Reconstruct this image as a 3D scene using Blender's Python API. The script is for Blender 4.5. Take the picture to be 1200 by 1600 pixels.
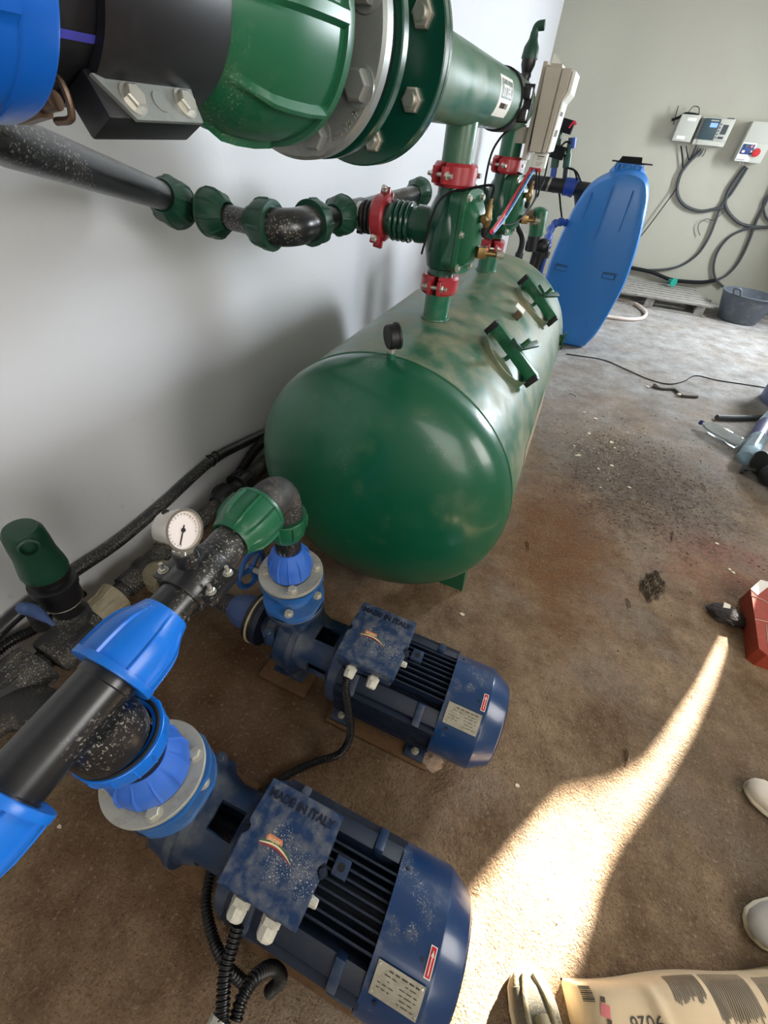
import bpy, bmesh, math, random
from mathutils import Vector, Matrix
random.seed(7)
sc = bpy.context.scene
for o in list(bpy.data.objects): bpy.data.objects.remove(o)
col = sc.collection
PI = math.pi
def R(a): return math.radians(a)

# ------------------------------------------------------------ camera
CAMZ = 1.5
AX = Vector((0.9168776, 0.3177526, -0.2415961)); AY = Vector((0.3924690, -0.6071962, 0.6908552)); AZ = Vector((0.0728249, -0.7282486, -0.6814327))
cam_d = bpy.data.cameras.new('camera'); cam = bpy.data.objects.new('camera', cam_d); col.objects.link(cam)
cam_d.sensor_fit = 'HORIZONTAL'; cam_d.sensor_width = 36.0; cam_d.lens = 655.0 / 1200.0 * 36.0
cam_d.clip_start = 0.02
m = Matrix(((AX[0], -AX[1], -AX[2]), (AY[0], -AY[1], -AY[2]), (AZ[0], -AZ[1], -AZ[2]))).to_4x4()
m.translation = (0, 0, CAMZ)
cam.matrix_world = m
sc.camera = cam
def at(px, py, **k):                       # a point of the photo at a known x, y or z in the room
    d = Vector((px - 600.0, py - 800.0, 655.0)); r = Vector((AX.dot(d), AY.dot(d), AZ.dot(d)))
    a, v = list(k.items())[0]; i = 'xyz'.index(a); c = Vector((0, 0, CAMZ))
    return c + r * ((v - c[i]) / r[i])

# ------------------------------------------------------------ light
sc.view_settings.view_transform = 'Standard'; sc.view_settings.look = 'None'
sc.view_settings.gamma = 1; sc.view_settings.use_curve_mapping = False
sc.view_settings.exposure = 1.4
w = bpy.data.worlds.new('sky'); sc.world = w; w.use_nodes = True
w.node_tree.nodes['Background'].inputs[0].default_value = (0.75, 0.86, 1.0, 1)
w.node_tree.nodes['Background'].inputs[1].default_value = 1.0
def area(name, loc, target, sx, sy, power, color, spread=180):
    d = bpy.data.lights.new(name, 'AREA'); d.shape = 'RECTANGLE'; d.size = sx; d.size_y = sy
    d.energy = power; d.color = color; d.spread = R(spread)
    o = bpy.data.objects.new(name, d); col.objects.link(o); o.location = loc
    o.rotation_euler = (Vector(target) - Vector(loc)).to_track_quat('-Z', 'Y').to_euler()
    return o
area('window_light', (2.93, 5.9, 1.9), (-0.6, 3.2, 0.6), 1.1, 1.1, 158, (0.86, 0.93, 1.0))
area('door_light', (1.4, -2.4, 1.9), (-0.2, 1.8, 0.5), 3.0, 2.2, 36, (1.0, 0.96, 0.9))
area('side_fill_light', (2.93, 0.6, 1.7), (-1.0, 0.6, 0.7), 1.4, 1.8, 34, (1.0, 0.97, 0.93))  # added fill lamp, brightens the near part of the left wall
SUNV = Vector((-0.385 * math.cos(R(20)), -0.923 * math.cos(R(20)), -math.sin(R(20))))
sd = bpy.data.lights.new('sun', 'SUN'); sd.energy = 58; sd.angle = R(0.5); sd.color = (1.0, 0.93, 0.80)
so = bpy.data.objects.new('sun', sd); col.objects.link(so); so.rotation_euler = SUNV.to_track_quat('-Z', 'Y').to_euler()
so.location = (3.5, 8, 3)

# ------------------------------------------------------------ materials
def lin(c):
    def f(v):
        v /= 255.0
        return v / 12.92 if v <= 0.04045 else ((v + 0.055) / 1.055) ** 2.4
    return (f(c[0]), f(c[1]), f(c[2]), 1.0)
MATS = {}
def mat(name, c, rough=0.5, metal=0.0, dust=None, amount=0.5, scale=9.0, specks=None, speck=0.5, bump=0.0, bscale=60.0, coat=0.0, emit=0.0, trans=0.0, vary=0.12, speckscale=340.0, sheen=0.5):
    m = bpy.data.materials.new(name); m.use_nodes = True; MATS[name] = m
    nt = m.node_tree; n = nt.nodes; l = nt.links; b = n['Principled BSDF']
    b.inputs['Roughness'].default_value = rough; b.inputs['Metallic'].default_value = metal
    b.inputs['Specular IOR Level'].default_value = sheen
    if coat: b.inputs['Coat Weight'].default_value = coat; b.inputs['Coat Roughness'].default_value = 0.12
    if trans: b.inputs['Transmission Weight'].default_value = trans
    if emit:
        b.inputs['Emission Color'].default_value = lin(c); b.inputs['Emission Strength'].default_value = emit
    tc = n.new('ShaderNodeTexCoord')
    nz = n.new('ShaderNodeTexNoise'); nz.inputs['Scale'].default_value = scale * 0.6; nz.inputs['Detail'].default_value = 4
    l.new(tc.outputs['Object'], nz.inputs['Vector'])
    mx = n.new('ShaderNodeMix'); mx.data_type = 'RGBA'
    k = 1 - vary; lc = lin(c)
    mx.inputs['A'].default_value = (lc[0] * k, lc[1] * k, lc[2] * k, 1)
    k = 1 + vary; mx.inputs['B'].default_value = (min(1, lc[0] * k), min(1, lc[1] * k), min(1, lc[2] * k), 1)
    l.new(nz.outputs['Fac'], mx.inputs['Factor']); last = mx.outputs['Result']
    if dust:
        n2 = n.new('ShaderNodeTexNoise'); n2.inputs['Scale'].default_value = scale; n2.inputs['Detail'].default_value = 8; n2.inputs['Roughness'].default_value = 0.65
        l.new(tc.outputs['Object'], n2.inputs['Vector'])
        mr = n.new('ShaderNodeMapRange'); mr.inputs['From Min'].default_value = 0.62 - amount * 0.35; mr.inputs['From Max'].default_value = 0.85 - amount * 0.2
        mr.inputs['To Max'].default_value = min(1.0, 0.35 + amount)
        l.new(n2.outputs['Fac'], mr.inputs['Value'])
        m2 = n.new('ShaderNodeMix'); m2.data_type = 'RGBA'; m2.inputs['B'].default_value = lin(dust)
        l.new(mr.outputs['Result'], m2.inputs['Factor']); l.new(last, m2.inputs['A']); last = m2.outputs['Result']
        rr = n.new('ShaderNodeMapRange'); rr.inputs['To Min'].default_value = rough; rr.inputs['To Max'].default_value = min(1, rough + 0.4)
        l.new(mr.outputs['Result'], rr.inputs['Value']); l.new(rr.outputs['Result'], b.inputs['Roughness'])
    if specks:
        n3 = n.new('ShaderNodeTexNoise'); n3.inputs['Scale'].default_value = speckscale; n3.inputs['Detail'].default_value = 3; n3.inputs['Roughness'].default_value = 0.7
        n4 = n.new('ShaderNodeTexNoise'); n4.inputs['Scale'].default_value = 11; n4.inputs['Detail'].default_value = 2
        l.new(tc.outputs['Object'], n3.inputs['Vector']); l.new(tc.outputs['Object'], n4.inputs['Vector'])
        n4.inputs['Scale'].default_value = 8; n4.inputs['Detail'].default_value = 3
        ma = n.new('ShaderNodeMapRange'); ma.inputs['From Min'].default_value = 0.585; ma.inputs['From Max'].default_value = 0.625; l.new(n3.outputs['Fac'], ma.inputs['Value'])
        mb = n.new('ShaderNodeMapRange'); mb.inputs['From Min'].default_value = 0.64 - speck * 0.2; mb.inputs['From Max'].default_value = 0.74 - speck * 0.2; mb.inputs['To Max'].default_value = 0.85; l.new(n4.outputs['Fac'], mb.inputs['Value'])
        mr = n.new('ShaderNodeMath'); mr.operation = 'MULTIPLY'; l.new(ma.outputs['Result'], mr.inputs[0]); l.new(mb.outputs['Result'], mr.inputs[1])
        m3 = n.new('ShaderNodeMix'); m3.data_type = 'RGBA'; m3.inputs['B'].default_value = lin(specks)
        l.new(mr.outputs[0], m3.inputs['Factor']); l.new(last, m3.inputs['A']); last = m3.outputs['Result']
    l.new(last, b.inputs['Base Color'])
    if bump:
        n5 = n.new('ShaderNodeTexNoise'); n5.inputs['Scale'].default_value = bscale; n5.inputs['Detail'].default_value = 5
        l.new(tc.outputs['Object'], n5.inputs['Vector'])
        bp = n.new('ShaderNodeBump'); bp.inputs['Strength'].default_value = bump; bp.inputs['Distance'].default_value = 0.01
        l.new(n5.outputs['Fac'], bp.inputs['Height']); l.new(bp.outputs['Normal'], b.inputs['Normal'])
    return m
DUSTC = (150, 138, 118)
mat('green_paint', (14, 86, 60), 0.30, dust=(96, 112, 88), amount=0.12, scale=7, coat=0.3, specks=(150, 165, 150), speck=0.1)
mat('green_shell', (36, 92, 68), 0.36, dust=(150, 142, 116), amount=0.62, scale=7, coat=0.1, specks=(165, 165, 150), speck=0.1)
mat('green_flange', (8, 62, 48), 0.25, coat=0.4)
mat('green_manifold', (28, 98, 72), 0.3, dust=(104, 116, 98), amount=0.5, scale=6, coat=0.2)
mat('green_plastic', (24, 92, 62), 0.36, dust=(110, 130, 105), amount=0.2, scale=16, specks=(170, 185, 165), speck=0.15)
mat('green_plastic_dark', (20, 66, 50), 0.42, dust=(70, 84, 74), amount=0.25, scale=18)
mat('black_plastic', (24, 25, 28), 0.34, dust=(74, 72, 68), amount=0.15, scale=14, specks=(190, 188, 176), speck=0.25, sheen=0.6)
mat('black_pipe', (26, 27, 31), 0.3, dust=(86, 84, 80), amount=0.2, scale=10, specks=(170, 166, 154), speck=0.95, speckscale=190, sheen=0.7)
mat('black_dusty', (40, 40, 42), 0.6, dust=(106, 100, 90), amount=0.35, scale=16, specks=(186, 180, 164), speck=0.9, speckscale=200, bump=0.3)
mat('black_clean', (22, 23, 27), 0.42, dust=(60, 60, 62), amount=0.15, scale=6)
mat('rubber', (16, 17, 20), 0.5)
mat('cable_black', (20, 21, 25), 0.75, sheen=0.25)
mat('cable_grey', (62, 65, 68), 0.6)
mat('corrugated', (22, 22, 24), 0.35)
mat('stripe_blue', (70, 70, 170), 0.4)
mat('blue_nut', (18, 112, 214), 0.3, dust=(70, 110, 160), amount=0.12, scale=20, specks=(190, 200, 210), speck=0.12)
mat('blue_nut_pale', (52, 104, 196), 0.42, dust=(104, 128, 172), amount=0.25, scale=14)
mat('blue_dusty', (60, 82, 128), 0.55, dust=(104, 110, 122), amount=0.35, scale=14)
mat('blue_big', (12, 92, 190), 0.34, dust=(90, 130, 170), amount=0.08, scale=5)
mat('blue_valve', (42, 96, 160), 0.4, dust=(98, 116, 132), amount=0.4, scale=14)
mat('blue_wheel', (32, 76, 134), 0.4)
mat('pump_blue', (24, 46, 76), 0.42, dust=(100, 100, 98), amount=0.45, scale=13, specks=(180, 180, 170), speck=0.25, speckscale=330)
mat('pump_lid', (24, 50, 86), 0.38, dust=(112, 112, 112), amount=0.55, scale=34, specks=(215, 215, 205), speck=0.5, speckscale=300)
mat('pump_cover', (20, 52, 94), 0.28, dust=(112, 112, 110), amount=0.26, scale=16, specks=(205, 202, 192), speck=0.35, speckscale=300, coat=0.25)
mat('pump_dark', (15, 26, 46), 0.5, dust=(70, 70, 72), amount=0.2, scale=16)
mat('tank_blue', (38, 112, 186), 0.36, vary=0.06, dust=(90, 130, 170), amount=0.05, scale=3)
mat('slot_blue', (24, 70, 112), 0.4)
mat('far_blue', (30, 66, 150), 0.4)
mat('red_paint', (158, 38, 48), 0.36, dust=(150, 80, 78), amount=0.15, scale=25, coat=0.2)
mat('steel', (186, 184, 176), 0.34, 0.85, dust=(150, 146, 134), amount=0.2, scale=30)
mat('chrome', (200, 196, 188), 0.22, 0.95)
mat('steel_plate', (172, 170, 160), 0.5, 0.35, dust=(124, 120, 108), amount=0.3, scale=18, specks=(70, 68, 62), speck=0.15)
mat('galvanised', (150, 154, 152), 0.42, 0.6, dust=(110, 112, 110), amount=0.3, scale=16)
mat('bolt_zinc', (200, 198, 190), 0.3, 0.8)
mat('bolt_worn', (176, 172, 158), 0.55, 0.2, dust=(130, 124, 108), amount=0.3, scale=60)
mat('brass', (128, 104, 66), 0.35, 0.8)
mat('brass_dull', (112, 92, 76), 0.45, 0.7)
mat('dial', (222, 212, 208), 0.4, specks=(150, 120, 120), speck=0.3, speckscale=300)
mat('needle', (20, 18, 20), 0.4)
mat('tan_nut', (150, 140, 116), 0.5, dust=(104, 96, 78), amount=0.4, scale=16)
mat('white_plastic', (226, 226, 220), 0.45, dust=(150, 144, 130), amount=0.2, scale=40)
mat('gland', (204, 200, 186), 0.5, dust=(142, 134, 116), amount=0.35, scale=60)
mat('beige_box', (178, 170, 158), 0.5, dust=(130, 122, 108), amount=0.15, scale=10)
mat('grey_box', (186, 186, 176), 0.5, vary=0.04)
mat('grey_box_dark', (60, 66, 70), 0.5)
mat('panel_dark', (52, 72, 78), 0.4)
mat('screen', (90, 120, 255), 0.3, emit=0.9)
mat('panel_blue', (48, 70, 124), 0.4)
mat('nameplate', (158, 152, 136), 0.5, 0.25, dust=(120, 114, 100), amount=0.4, scale=60, specks=(90, 84, 72), speck=0.25, speckscale=220)
mat('sticker_red', (186, 30, 40), 0.4)
mat('sticker_white', (232, 230, 222), 0.5)
mat('sticker_green', (44, 70, 58), 0.5)
mat('print_dark', (70, 66, 60), 0.7)
mat('letter_dark', (12, 20, 42), 0.5)
mat('badge_orange', (214, 132, 92), 0.5)
mat('badge_cream', (232, 214, 170), 0.5)
mat('badge_green', (70, 110, 70), 0.5)
mat('badge_red', (150, 48, 62), 0.5)
mat('wood_old', (142, 138, 132), 0.85, dust=(96, 92, 86), amount=0.5, scale=20, bump=0.4)
mat('wood_brown', (92, 66, 40), 0.8, dust=(60, 44, 30), amount=0.4, scale=20, bump=0.4)
mat('bucket', (84, 90, 98), 0.5, dust=(140, 146, 150), amount=0.25, scale=14, specks=(190, 194, 196), speck=0.25)
mat('teal', (20, 140, 124), 0.5)
mat('hose_white', (196, 180, 170), 0.5)
mat('hose_red', (118, 60, 56), 0.5)
mat('wire_red', (206, 38, 60), 0.4)
mat('wire_blue', (44, 120, 190), 0.4)
mat('tape_white', (220, 220, 215), 0.5)
mat('barrel', (96, 104, 128), 0.5)
mat('bottle', (222, 230, 232), 0.12, trans=0.85)
mat('bottle_blue', (190, 214, 226), 0.15, trans=0.75)
mat('bottle_label', (52, 52, 92), 0.5)
mat('cap_navy', (44, 50, 110), 0.5)
mat('machine', (30, 30, 32), 0.6, dust=(70, 66, 62), amount=0.2, scale=12)
mat('carton_red', (142, 50, 26), 0.8, dust=(214, 130, 96), amount=0.1, scale=30)
mat('carton_white', (206, 196, 184), 0.6)
mat('dark_rag', (34, 24, 20), 0.9, bump=0.6)
mat('paper_bag', (206, 182, 148), 0.75, dust=(180, 158, 130), amount=0.25, scale=8, bump=0.25, bscale=14)
mat('bag_pink', (214, 120, 120), 0.6)
mat('shoe_khaki', (150, 138, 108), 0.7, bump=0.3, bscale=200)
mat('shoe_mesh', (96, 90, 76), 0.8, specks=(190, 186, 170), speck=0.9, speckscale=420)
mat('shoe_sole', (206, 196, 170), 0.6)
mat('shoe_pale', (208, 196, 180), 0.7)
mat('shoe_grey', (160, 156, 150), 0.7)
mat('dirt_dark', (84, 70, 56), 0.95, dust=(120, 104, 86), amount=0.5, scale=40, bump=0.8)
mat('chip_white', (216, 204, 184), 0.8)
mat('leaf_dry', (110, 88, 62), 0.85)
mat('rusty', (104, 76, 48), 0.8, dust=(70, 48, 30), amount=0.4, scale=30, bump=0.4)
mat('gasket_tan', (176, 160, 128), 0.6)
mat('cement_crumb', (150, 130, 110), 0.9, dust=(170, 90, 60), amount=0.2, scale=30, bump=0.8)

def wall_mat(name, c, c2, stain):
    m = bpy.data.materials.new(name); m.use_nodes = True; MATS[name] = m
    nt = m.node_tree; n = nt.nodes; l = nt.links; b = n['Principled BSDF']
    b.inputs['Roughness'].default_value = 0.42; b.inputs['Specular IOR Level'].default_value = 0.55
    tc = n.new('ShaderNodeTexCoord')
    a = n.new('ShaderNodeTexNoise'); a.inputs['Scale'].default_value = 1.3; a.inputs['Detail'].default_value = 6
    l.new(tc.outputs['Object'], a.inputs['Vector'])
    mx = n.new('ShaderNodeMix'); mx.data_type = 'RGBA'; mx.inputs['A'].default_value = lin(c); mx.inputs['B'].default_value = lin(c2)
    l.new(a.outputs['Fac'], mx.inputs['Factor'])
    s = n.new('ShaderNodeTexNoise'); s.inputs['Scale'].default_value = 26; s.inputs['Detail'].default_value = 6
    l.new(tc.outputs['Object'], s.inputs['Vector'])
    mr = n.new('ShaderNodeMapRange'); mr.inputs['From Min'].default_value = 0.66; mr.inputs['From Max'].default_value = 0.8; mr.inputs['To Max'].default_value = 0.5
    l.new(s.outputs['Fac'], mr.inputs['Value'])
    sep = n.new('ShaderNodeSeparateXYZ'); l.new(tc.outputs['Object'], sep.inputs[0])      # splashes of mud along the foot of the wall
    lo = n.new('ShaderNodeMapRange'); lo.inputs['From Min'].default_value = 0.0; lo.inputs['From Max'].default_value = 0.55; lo.inputs['To Min'].default_value = 1; lo.inputs['To Max'].default_value = 0.15
    l.new(sep.outputs['Z'], lo.inputs['Value'])
    mu = n.new('ShaderNodeMath'); mu.operation = 'MULTIPLY'; l.new(mr.outputs['Result'], mu.inputs[0]); l.new(lo.outputs['Result'], mu.inputs[1])
    m2 = n.new('ShaderNodeMix'); m2.data_type = 'RGBA'; m2.inputs['B'].default_value = lin(stain)
    l.new(mu.outputs[0], m2.inputs['Factor']); l.new(mx.outputs['Result'], m2.inputs['A']); l.new(m2.outputs['Result'], b.inputs['Base Color'])
    bn = n.new('ShaderNodeTexNoise'); bn.inputs['Scale'].default_value = 5; bn.inputs['Detail'].default_value = 4
    l.new(tc.outputs['Object'], bn.inputs['Vector'])
    bp = n.new('ShaderNodeBump'); bp.inputs['Strength'].default_value = 0.25; bp.inputs['Distance'].default_value = 0.02
    l.new(bn.outputs['Fac'], bp.inputs['Height']); l.new(bp.outputs['Normal'], b.inputs['Normal'])
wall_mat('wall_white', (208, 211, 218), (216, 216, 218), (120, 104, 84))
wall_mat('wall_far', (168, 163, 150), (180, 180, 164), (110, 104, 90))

def floor_mat():
    m = bpy.data.materials.new('floor_concrete'); m.use_nodes = True; MATS['floor_concrete'] = m
    nt = m.node_tree; n = nt.nodes; l = nt.links; b = n['Principled BSDF']
    b.inputs['Roughness'].default_value = 0.85; b.inputs['Specular IOR Level'].default_value = 0.25
    tc = n.new('ShaderNodeTexCoord'); V = tc.outputs['Object']
    def noise(s, d=6, r=0.6):
        a = n.new('ShaderNodeTexNoise'); a.inputs['Scale'].default_value = s; a.inputs['Detail'].default_value = d; a.inputs['Roughness'].default_value = r
        l.new(V, a.inputs['Vector']); return a.outputs['Fac']
    def rng(v, a, b_, c=0.0, d=1.0):
        q = n.new('ShaderNodeMapRange'); q.inputs['From Min'].default_value = a; q.inputs['From Max'].default_value = b_
        q.inputs['To Min'].default_value = c; q.inputs['To Max'].default_value = d; l.new(v, q.inputs['Value']); return q.outputs['Result']
    def mix(f, a, c):
        q = n.new('ShaderNodeMix'); q.data_type = 'RGBA'; l.new(f, q.inputs['Factor'])
        for s, v in (('A', a), ('B', c)):
            if isinstance(v, tuple): q.inputs[s].default_value = lin(v)
            else: l.new(v, q.inputs[s])
        return q.outputs['Result']
    def mth(op, a, c):
        q = n.new('ShaderNodeMath'); q.operation = op
        for i, v in enumerate((a, c)):
            if isinstance(v, (int, float)): q.inputs[i].default_value = v
            else: l.new(v, q.inputs[i])
        q.use_clamp = True
        return q.outputs[0]
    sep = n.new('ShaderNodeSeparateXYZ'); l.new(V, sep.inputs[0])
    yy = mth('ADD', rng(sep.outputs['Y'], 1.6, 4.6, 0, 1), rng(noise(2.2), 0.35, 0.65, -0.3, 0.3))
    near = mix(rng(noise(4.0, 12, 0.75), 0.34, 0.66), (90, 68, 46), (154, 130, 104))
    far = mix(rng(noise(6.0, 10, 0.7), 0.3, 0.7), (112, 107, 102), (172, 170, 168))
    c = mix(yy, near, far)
    def blob(x, y, rx, ry, k=1.0):
        mp = n.new('ShaderNodeMapping'); mp.inputs['Location'].default_value = (-x / rx, -y / ry, 0); mp.inputs['Scale'].default_value = (1 / rx, 1 / ry, 0)
        l.new(V, mp.inputs['Vector']); le = n.new('ShaderNodeVectorMath'); le.operation = 'LENGTH'; l.new(mp.outputs[0], le.inputs[0])
        f = mth('ADD', rng(le.outputs['Value'], 1.0, 0.3, 0, k), rng(noise(6.0, 6), 0.3, 0.7, -0.35, 0.35))
        return mth('MULTIPLY', f, rng(le.outputs['Value'], 1.15, 0.7, 0, 1))
    c = mix(blob(0.35, 1.75, 0.42, 0.8, 0.8), c, (112, 74, 40))      # rust stain beside the tank
    c = mix(blob(1.15, 1.95, 0.5, 0.4, 0.45), c, (140, 86, 66))     # red dust
    c = mix(blob(0.75, 2.55, 0.7, 0.6, 0.8), c, (92, 80, 68))        # trodden soil
    c = mix(mth('MULTIPLY', blob(0.8, 2.45, 0.75, 0.75, 1.0), rng(noise(30, 10, 0.8), 0.47, 0.58)), c, (64, 50, 40))
    c = mix(mth('MULTIPLY', blob(0.5, 2.0, 1.1, 1.5, 1.0), rng(noise(18, 10, 0.8), 0.52, 0.64, 0, 0.7)), c, (92, 70, 50))
    c = mix(blob(-0.6, 0.4, 0.6, 0.8, 0.75), c, (88, 60, 38))        # damp brown soil under the pumps
    c = mix(blob(1.0, 0.75, 0.45, 0.55, 0.6), c, (96, 80, 60))
    c = mix(rng(noise(26, 8, 0.75), 0.56, 0.70, 0, 0.6), c, (72, 58, 44))
    c = mix(rng(noise(60, 6, 0.7), 0.56, 0.70, 0, 0.6), c, (66, 54, 42))
    c = mix(rng(noise(95, 5, 0.7), 0.56, 0.68, 0, 0.6), c, (178, 162, 140))
    c = mix(rng(noise(190, 3), 0.56, 0.66, 0, 0.7), c, (54, 42, 32))
    l.new(c, b.inputs['Base Color'])
    bp = n.new('ShaderNodeBump'); bp.inputs['Strength'].default_value = 1.0; bp.inputs['Distance'].default_value = 0.012
    h = mth('ADD', mth('MULTIPLY', noise(140, 4), 0.6), mth('MULTIPLY', noise(30, 6), 0.6))
    l.new(h, bp.inputs['Height']); l.new(bp.outputs['Normal'], b.inputs['Normal'])
floor_mat()

# ------------------------------------------------------------ mesh helpers
def frame(d):
    d = Vector(d).normalized()
    u = Vector((0, 0, 1)).cross(d)
    if u.length < 1e-3: u = Vector((1, 0, 0))
    u.normalize(); v = d.cross(u).normalized()
    return d, u, v
def smooth_path(pts, n=8):
    P = [Vector(p) for p in pts]
    if len(P) < 3: return P
    out = []
    Q = [P[0] * 2 - P[1]] + P + [P[-1] * 2 - P[-2]]
    for i in range(1, len(Q) - 2):
        a, b, c, d = Q[i - 1], Q[i], Q[i + 1], Q[i + 2]
        for k in range(n):
            t = k / n
            out.append(0.5 * ((2 * b) + (c - a) * t + (2 * a - 5 * b + 4 * c - d) * t * t + (3 * b - a - 3 * c + d) * t ** 3))
    out.append(P[-1]); return out
class MB:
    def __init__(s): s.b = bmesh.new()
    def face(s, vs):
        try: return s.b.faces.new(vs)
        except ValueError: return None
    def box(s, c, size, rot=None, bevel=0.0):
        g = bmesh.ops.create_cube(s.b, size=1.0)['verts']
        bmesh.ops.scale(s.b, vec=size, verts=g)
        if bevel:
            es = list({e for v in g for e in v.link_edges})
            r = bmesh.ops.bevel(s.b, geom=es, offset=bevel, segments=2, affect='EDGES', profile=0.6)
            g = list(set(r['verts']) | {v for v in g if v.is_valid})
            g = [v for v in g if v.is_valid]
        if rot is not None: bmesh.ops.rotate(s.b, cent=(0, 0, 0), matrix=rot.to_3x3() if hasattr(rot, 'to_3x3') else rot, verts=g)
        bmesh.ops.translate(s.b, vec=c, verts=g); return s
    def bx(s, x0, x1, y0, y1, z0, z1, bevel=0.0):
        return s.box(((x0 + x1) / 2, (y0 + y1) / 2, (z0 + z1) / 2), (abs(x1 - x0), abs(y1 - y0), abs(z1 - z0)), None, bevel)
    def lathe(s, p, d, prof, seg=48, cap=True, fn=None, a0=0.0):
        # prof: (distance along d, radius); fn(angle, t_index) scales a radius
        p = Vector(p); d, u, v = frame(d); rings = []
        for j, (t, r) in enumerate(prof):
            if r < 1e-6: rings.append([s.b.verts.new(p + d * t)]); continue
            ring = []
            for i in range(seg):
                a = a0 + 2 * PI * i / seg; rr = r * (fn(a, j) if fn else 1)
                ring.append(s.b.verts.new(p + d * t + (u * math.cos(a) + v * math.sin(a)) * rr))
            rings.append(ring)
        for A, B in zip(rings, rings[1:]):
            for i in range(seg):
                k = (i + 1) % seg
                if len(A) == 1 and len(B) == 1: continue
                if len(A) == 1: s.face((A[0], B[k], B[i]))
                elif len(B) == 1: s.face((A[i], A[k], B[0]))
                else: s.face((A[i], A[k], B[k], B[i]))
        if cap:
            for rg, fl in ((rings[0], True), (rings[-1], False)):
                if len(rg) > 1: s.face(rg[::-1] if fl else rg)
        return s
    def cyl(s, p, q, r, r2=None, seg=32, cap=True):
        p, q = Vector(p), Vector(q); return s.lathe(p, q - p, [(0, r), ((q - p).length, r if r2 is None else r2)], seg, cap)
    def ring(s, p, d, ri, ro, h, seg=48, ch=0.0):
        c = min(ch, h * 0.4)
        pr = [(0, ri), (0, ro - c), (c, ro), (h - c, ro), (h, ro - c), (h, ri), (0, ri)]
        return s.lathe(p, d, pr, seg, cap=False)
    def tube(s, pts, r, seg=12, smooth=True, n=8, corr=0.0, pitch=0.008, taper=None):
        P = smooth_path(pts, n) if smooth else [Vector(p) for p in pts]
        if corr:
            L = [0.0]
            for a, b in zip(P, P[1:]): L.append(L[-1] + (b - a).length)
            N = max(4, int(L[-1] / pitch * 4)); Q = []; j = 0
            for i in range(N + 1):
                t = L[-1] * i / N
                while j < len(L) - 2 and L[j + 1] < t: j += 1
                f = (t - L[j]) / max(1e-9, L[j + 1] - L[j]); Q.append(P[j].lerp(P[j + 1], min(1, f)))
            P = Q
        rings = []; up = None
        for i, q in enumerate(P):
            t = (P[min(i + 1, len(P) - 1)] - P[max(i - 1, 0)])
            if t.length < 1e-9: t = Vector((0, 0, 1))
            t.normalize()
            if up is None:
                _, up, _ = frame(t)
            up = (up - t * up.dot(t))
            if up.length < 1e-6: _, up, _ = frame(t)
            up.normalize(); w_ = t.cross(up)
            rr = r * (taper(i / (len(P) - 1)) if taper else 1)
            if corr: rr = r + (corr if (i % 4) in (1, 2) else -corr)
            rings.append([s.b.verts.new(q + (up * math.cos(2 * PI * k / seg) + w_ * math.sin(2 * PI * k / seg)) * rr) for k in range(seg)])
        for A, B in zip(rings, rings[1:]):
            for k in range(seg): s.face((A[k], A[(k + 1) % seg], B[(k + 1) % seg], B[k]))
        s.face(rings[0][::-1]); s.face(rings[-1]); return s
    def torus(s, c, d, Rr, r, seg=48, sg=10, a0=0, a1=2 * PI):
        c = Vector(c); d, u, v = frame(d); full = abs(a1 - a0 - 2 * PI) < 1e-6
        n = seg if full else seg + 1; rings = []
        for i in range(n):
            a = a0 + (a1 - a0) * i / seg; e = u * math.cos(a) + v * math.sin(a)
            rings.append([s.b.verts.new(c + e * (Rr + r * math.cos(2 * PI * k / sg)) + d * r * math.sin(2 * PI * k / sg)) for k in range(sg)])
        for i in range(seg):
            A, B = rings[i], rings[(i + 1) % n]
            for k in range(sg): s.face((A[k], A[(k + 1) % sg], B[(k + 1) % sg], B[k]))
        return s
    def prism(s, poly, o, u, v, d):
        # poly in the plane (u, v) through o, pushed along the vector d
        o, u, v, d = Vector(o), Vector(u), Vector(v), Vector(d)
        A = [s.b.verts.new(o + u * a + v * b_) for a, b_ in poly]; B = [s.b.verts.new(o + u * a + v * b_ + d) for a, b_ in poly]
        s.face(A[::-1]); s.face(B)
        for i in range(len(A)): s.face((A[i], A[(i + 1) % len(A)], B[(i + 1) % len(A)], B[i]))
        return s
    def bolt(s, p, d, r, h=None, stud=0.0, washer=True):
        p = Vector(p); d = Vector(d).normalized(); h = h or r * 0.75
        if washer: s.lathe(p, d, [(0, r * 1.25), (r * 0.18, r * 1.25)], 20); p = p + d * r * 0.18
        s.lathe(p + d * (-0.0005), d, [(0, r), (h * 0.8, r), (h, r * 0.82)], 6)
        if stud: s.lathe(p + d * h, d, [(0, r * 0.52), (stud, r * 0.5)], 14)
        return s
    def sphere(s, c, r, sx=1, sy=1, sz=1, seg=24):
        g = bmesh.ops.create_uvsphere(s.b, u_segments=seg, v_segments=seg // 2, radius=r)['verts']
        bmesh.ops.scale(s.b, vec=(sx, sy, sz), verts=g); bmesh.ops.translate(s.b, vec=c, verts=g); return s
    def nut(s, p, d, L, r0, r1, ribs=10, rh=0.05, lip=0.0, seg=120, inner=None, wrib=0.16):
        # ribbed compression nut: narrow at p, wide at p + L d
        inner = inner or r0 * 0.86
        pr = [(L * 0.02, inner), (0, r0 * 0.97), (L * 0.03, r0), (L * 0.16, r0 + (r1 - r0) * 0.22), (L * 0.34, r0 + (r1 - r0) * 0.72), (L * 0.5, r1 * 0.975),
              (L * 0.7, r1), (L * 0.9, r1), (L * 0.905, r1 * (1.0 + lip)), (L * 0.985, r1 * (1.0 + lip)), (L, r1 * (0.985 + lip)), (L, r1 * 0.85), (L * 0.96, inner)]
        amp = {3: 0.6, 4: 1.0, 5: 1.0, 6: 1.0, 7: 1.0}
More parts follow.
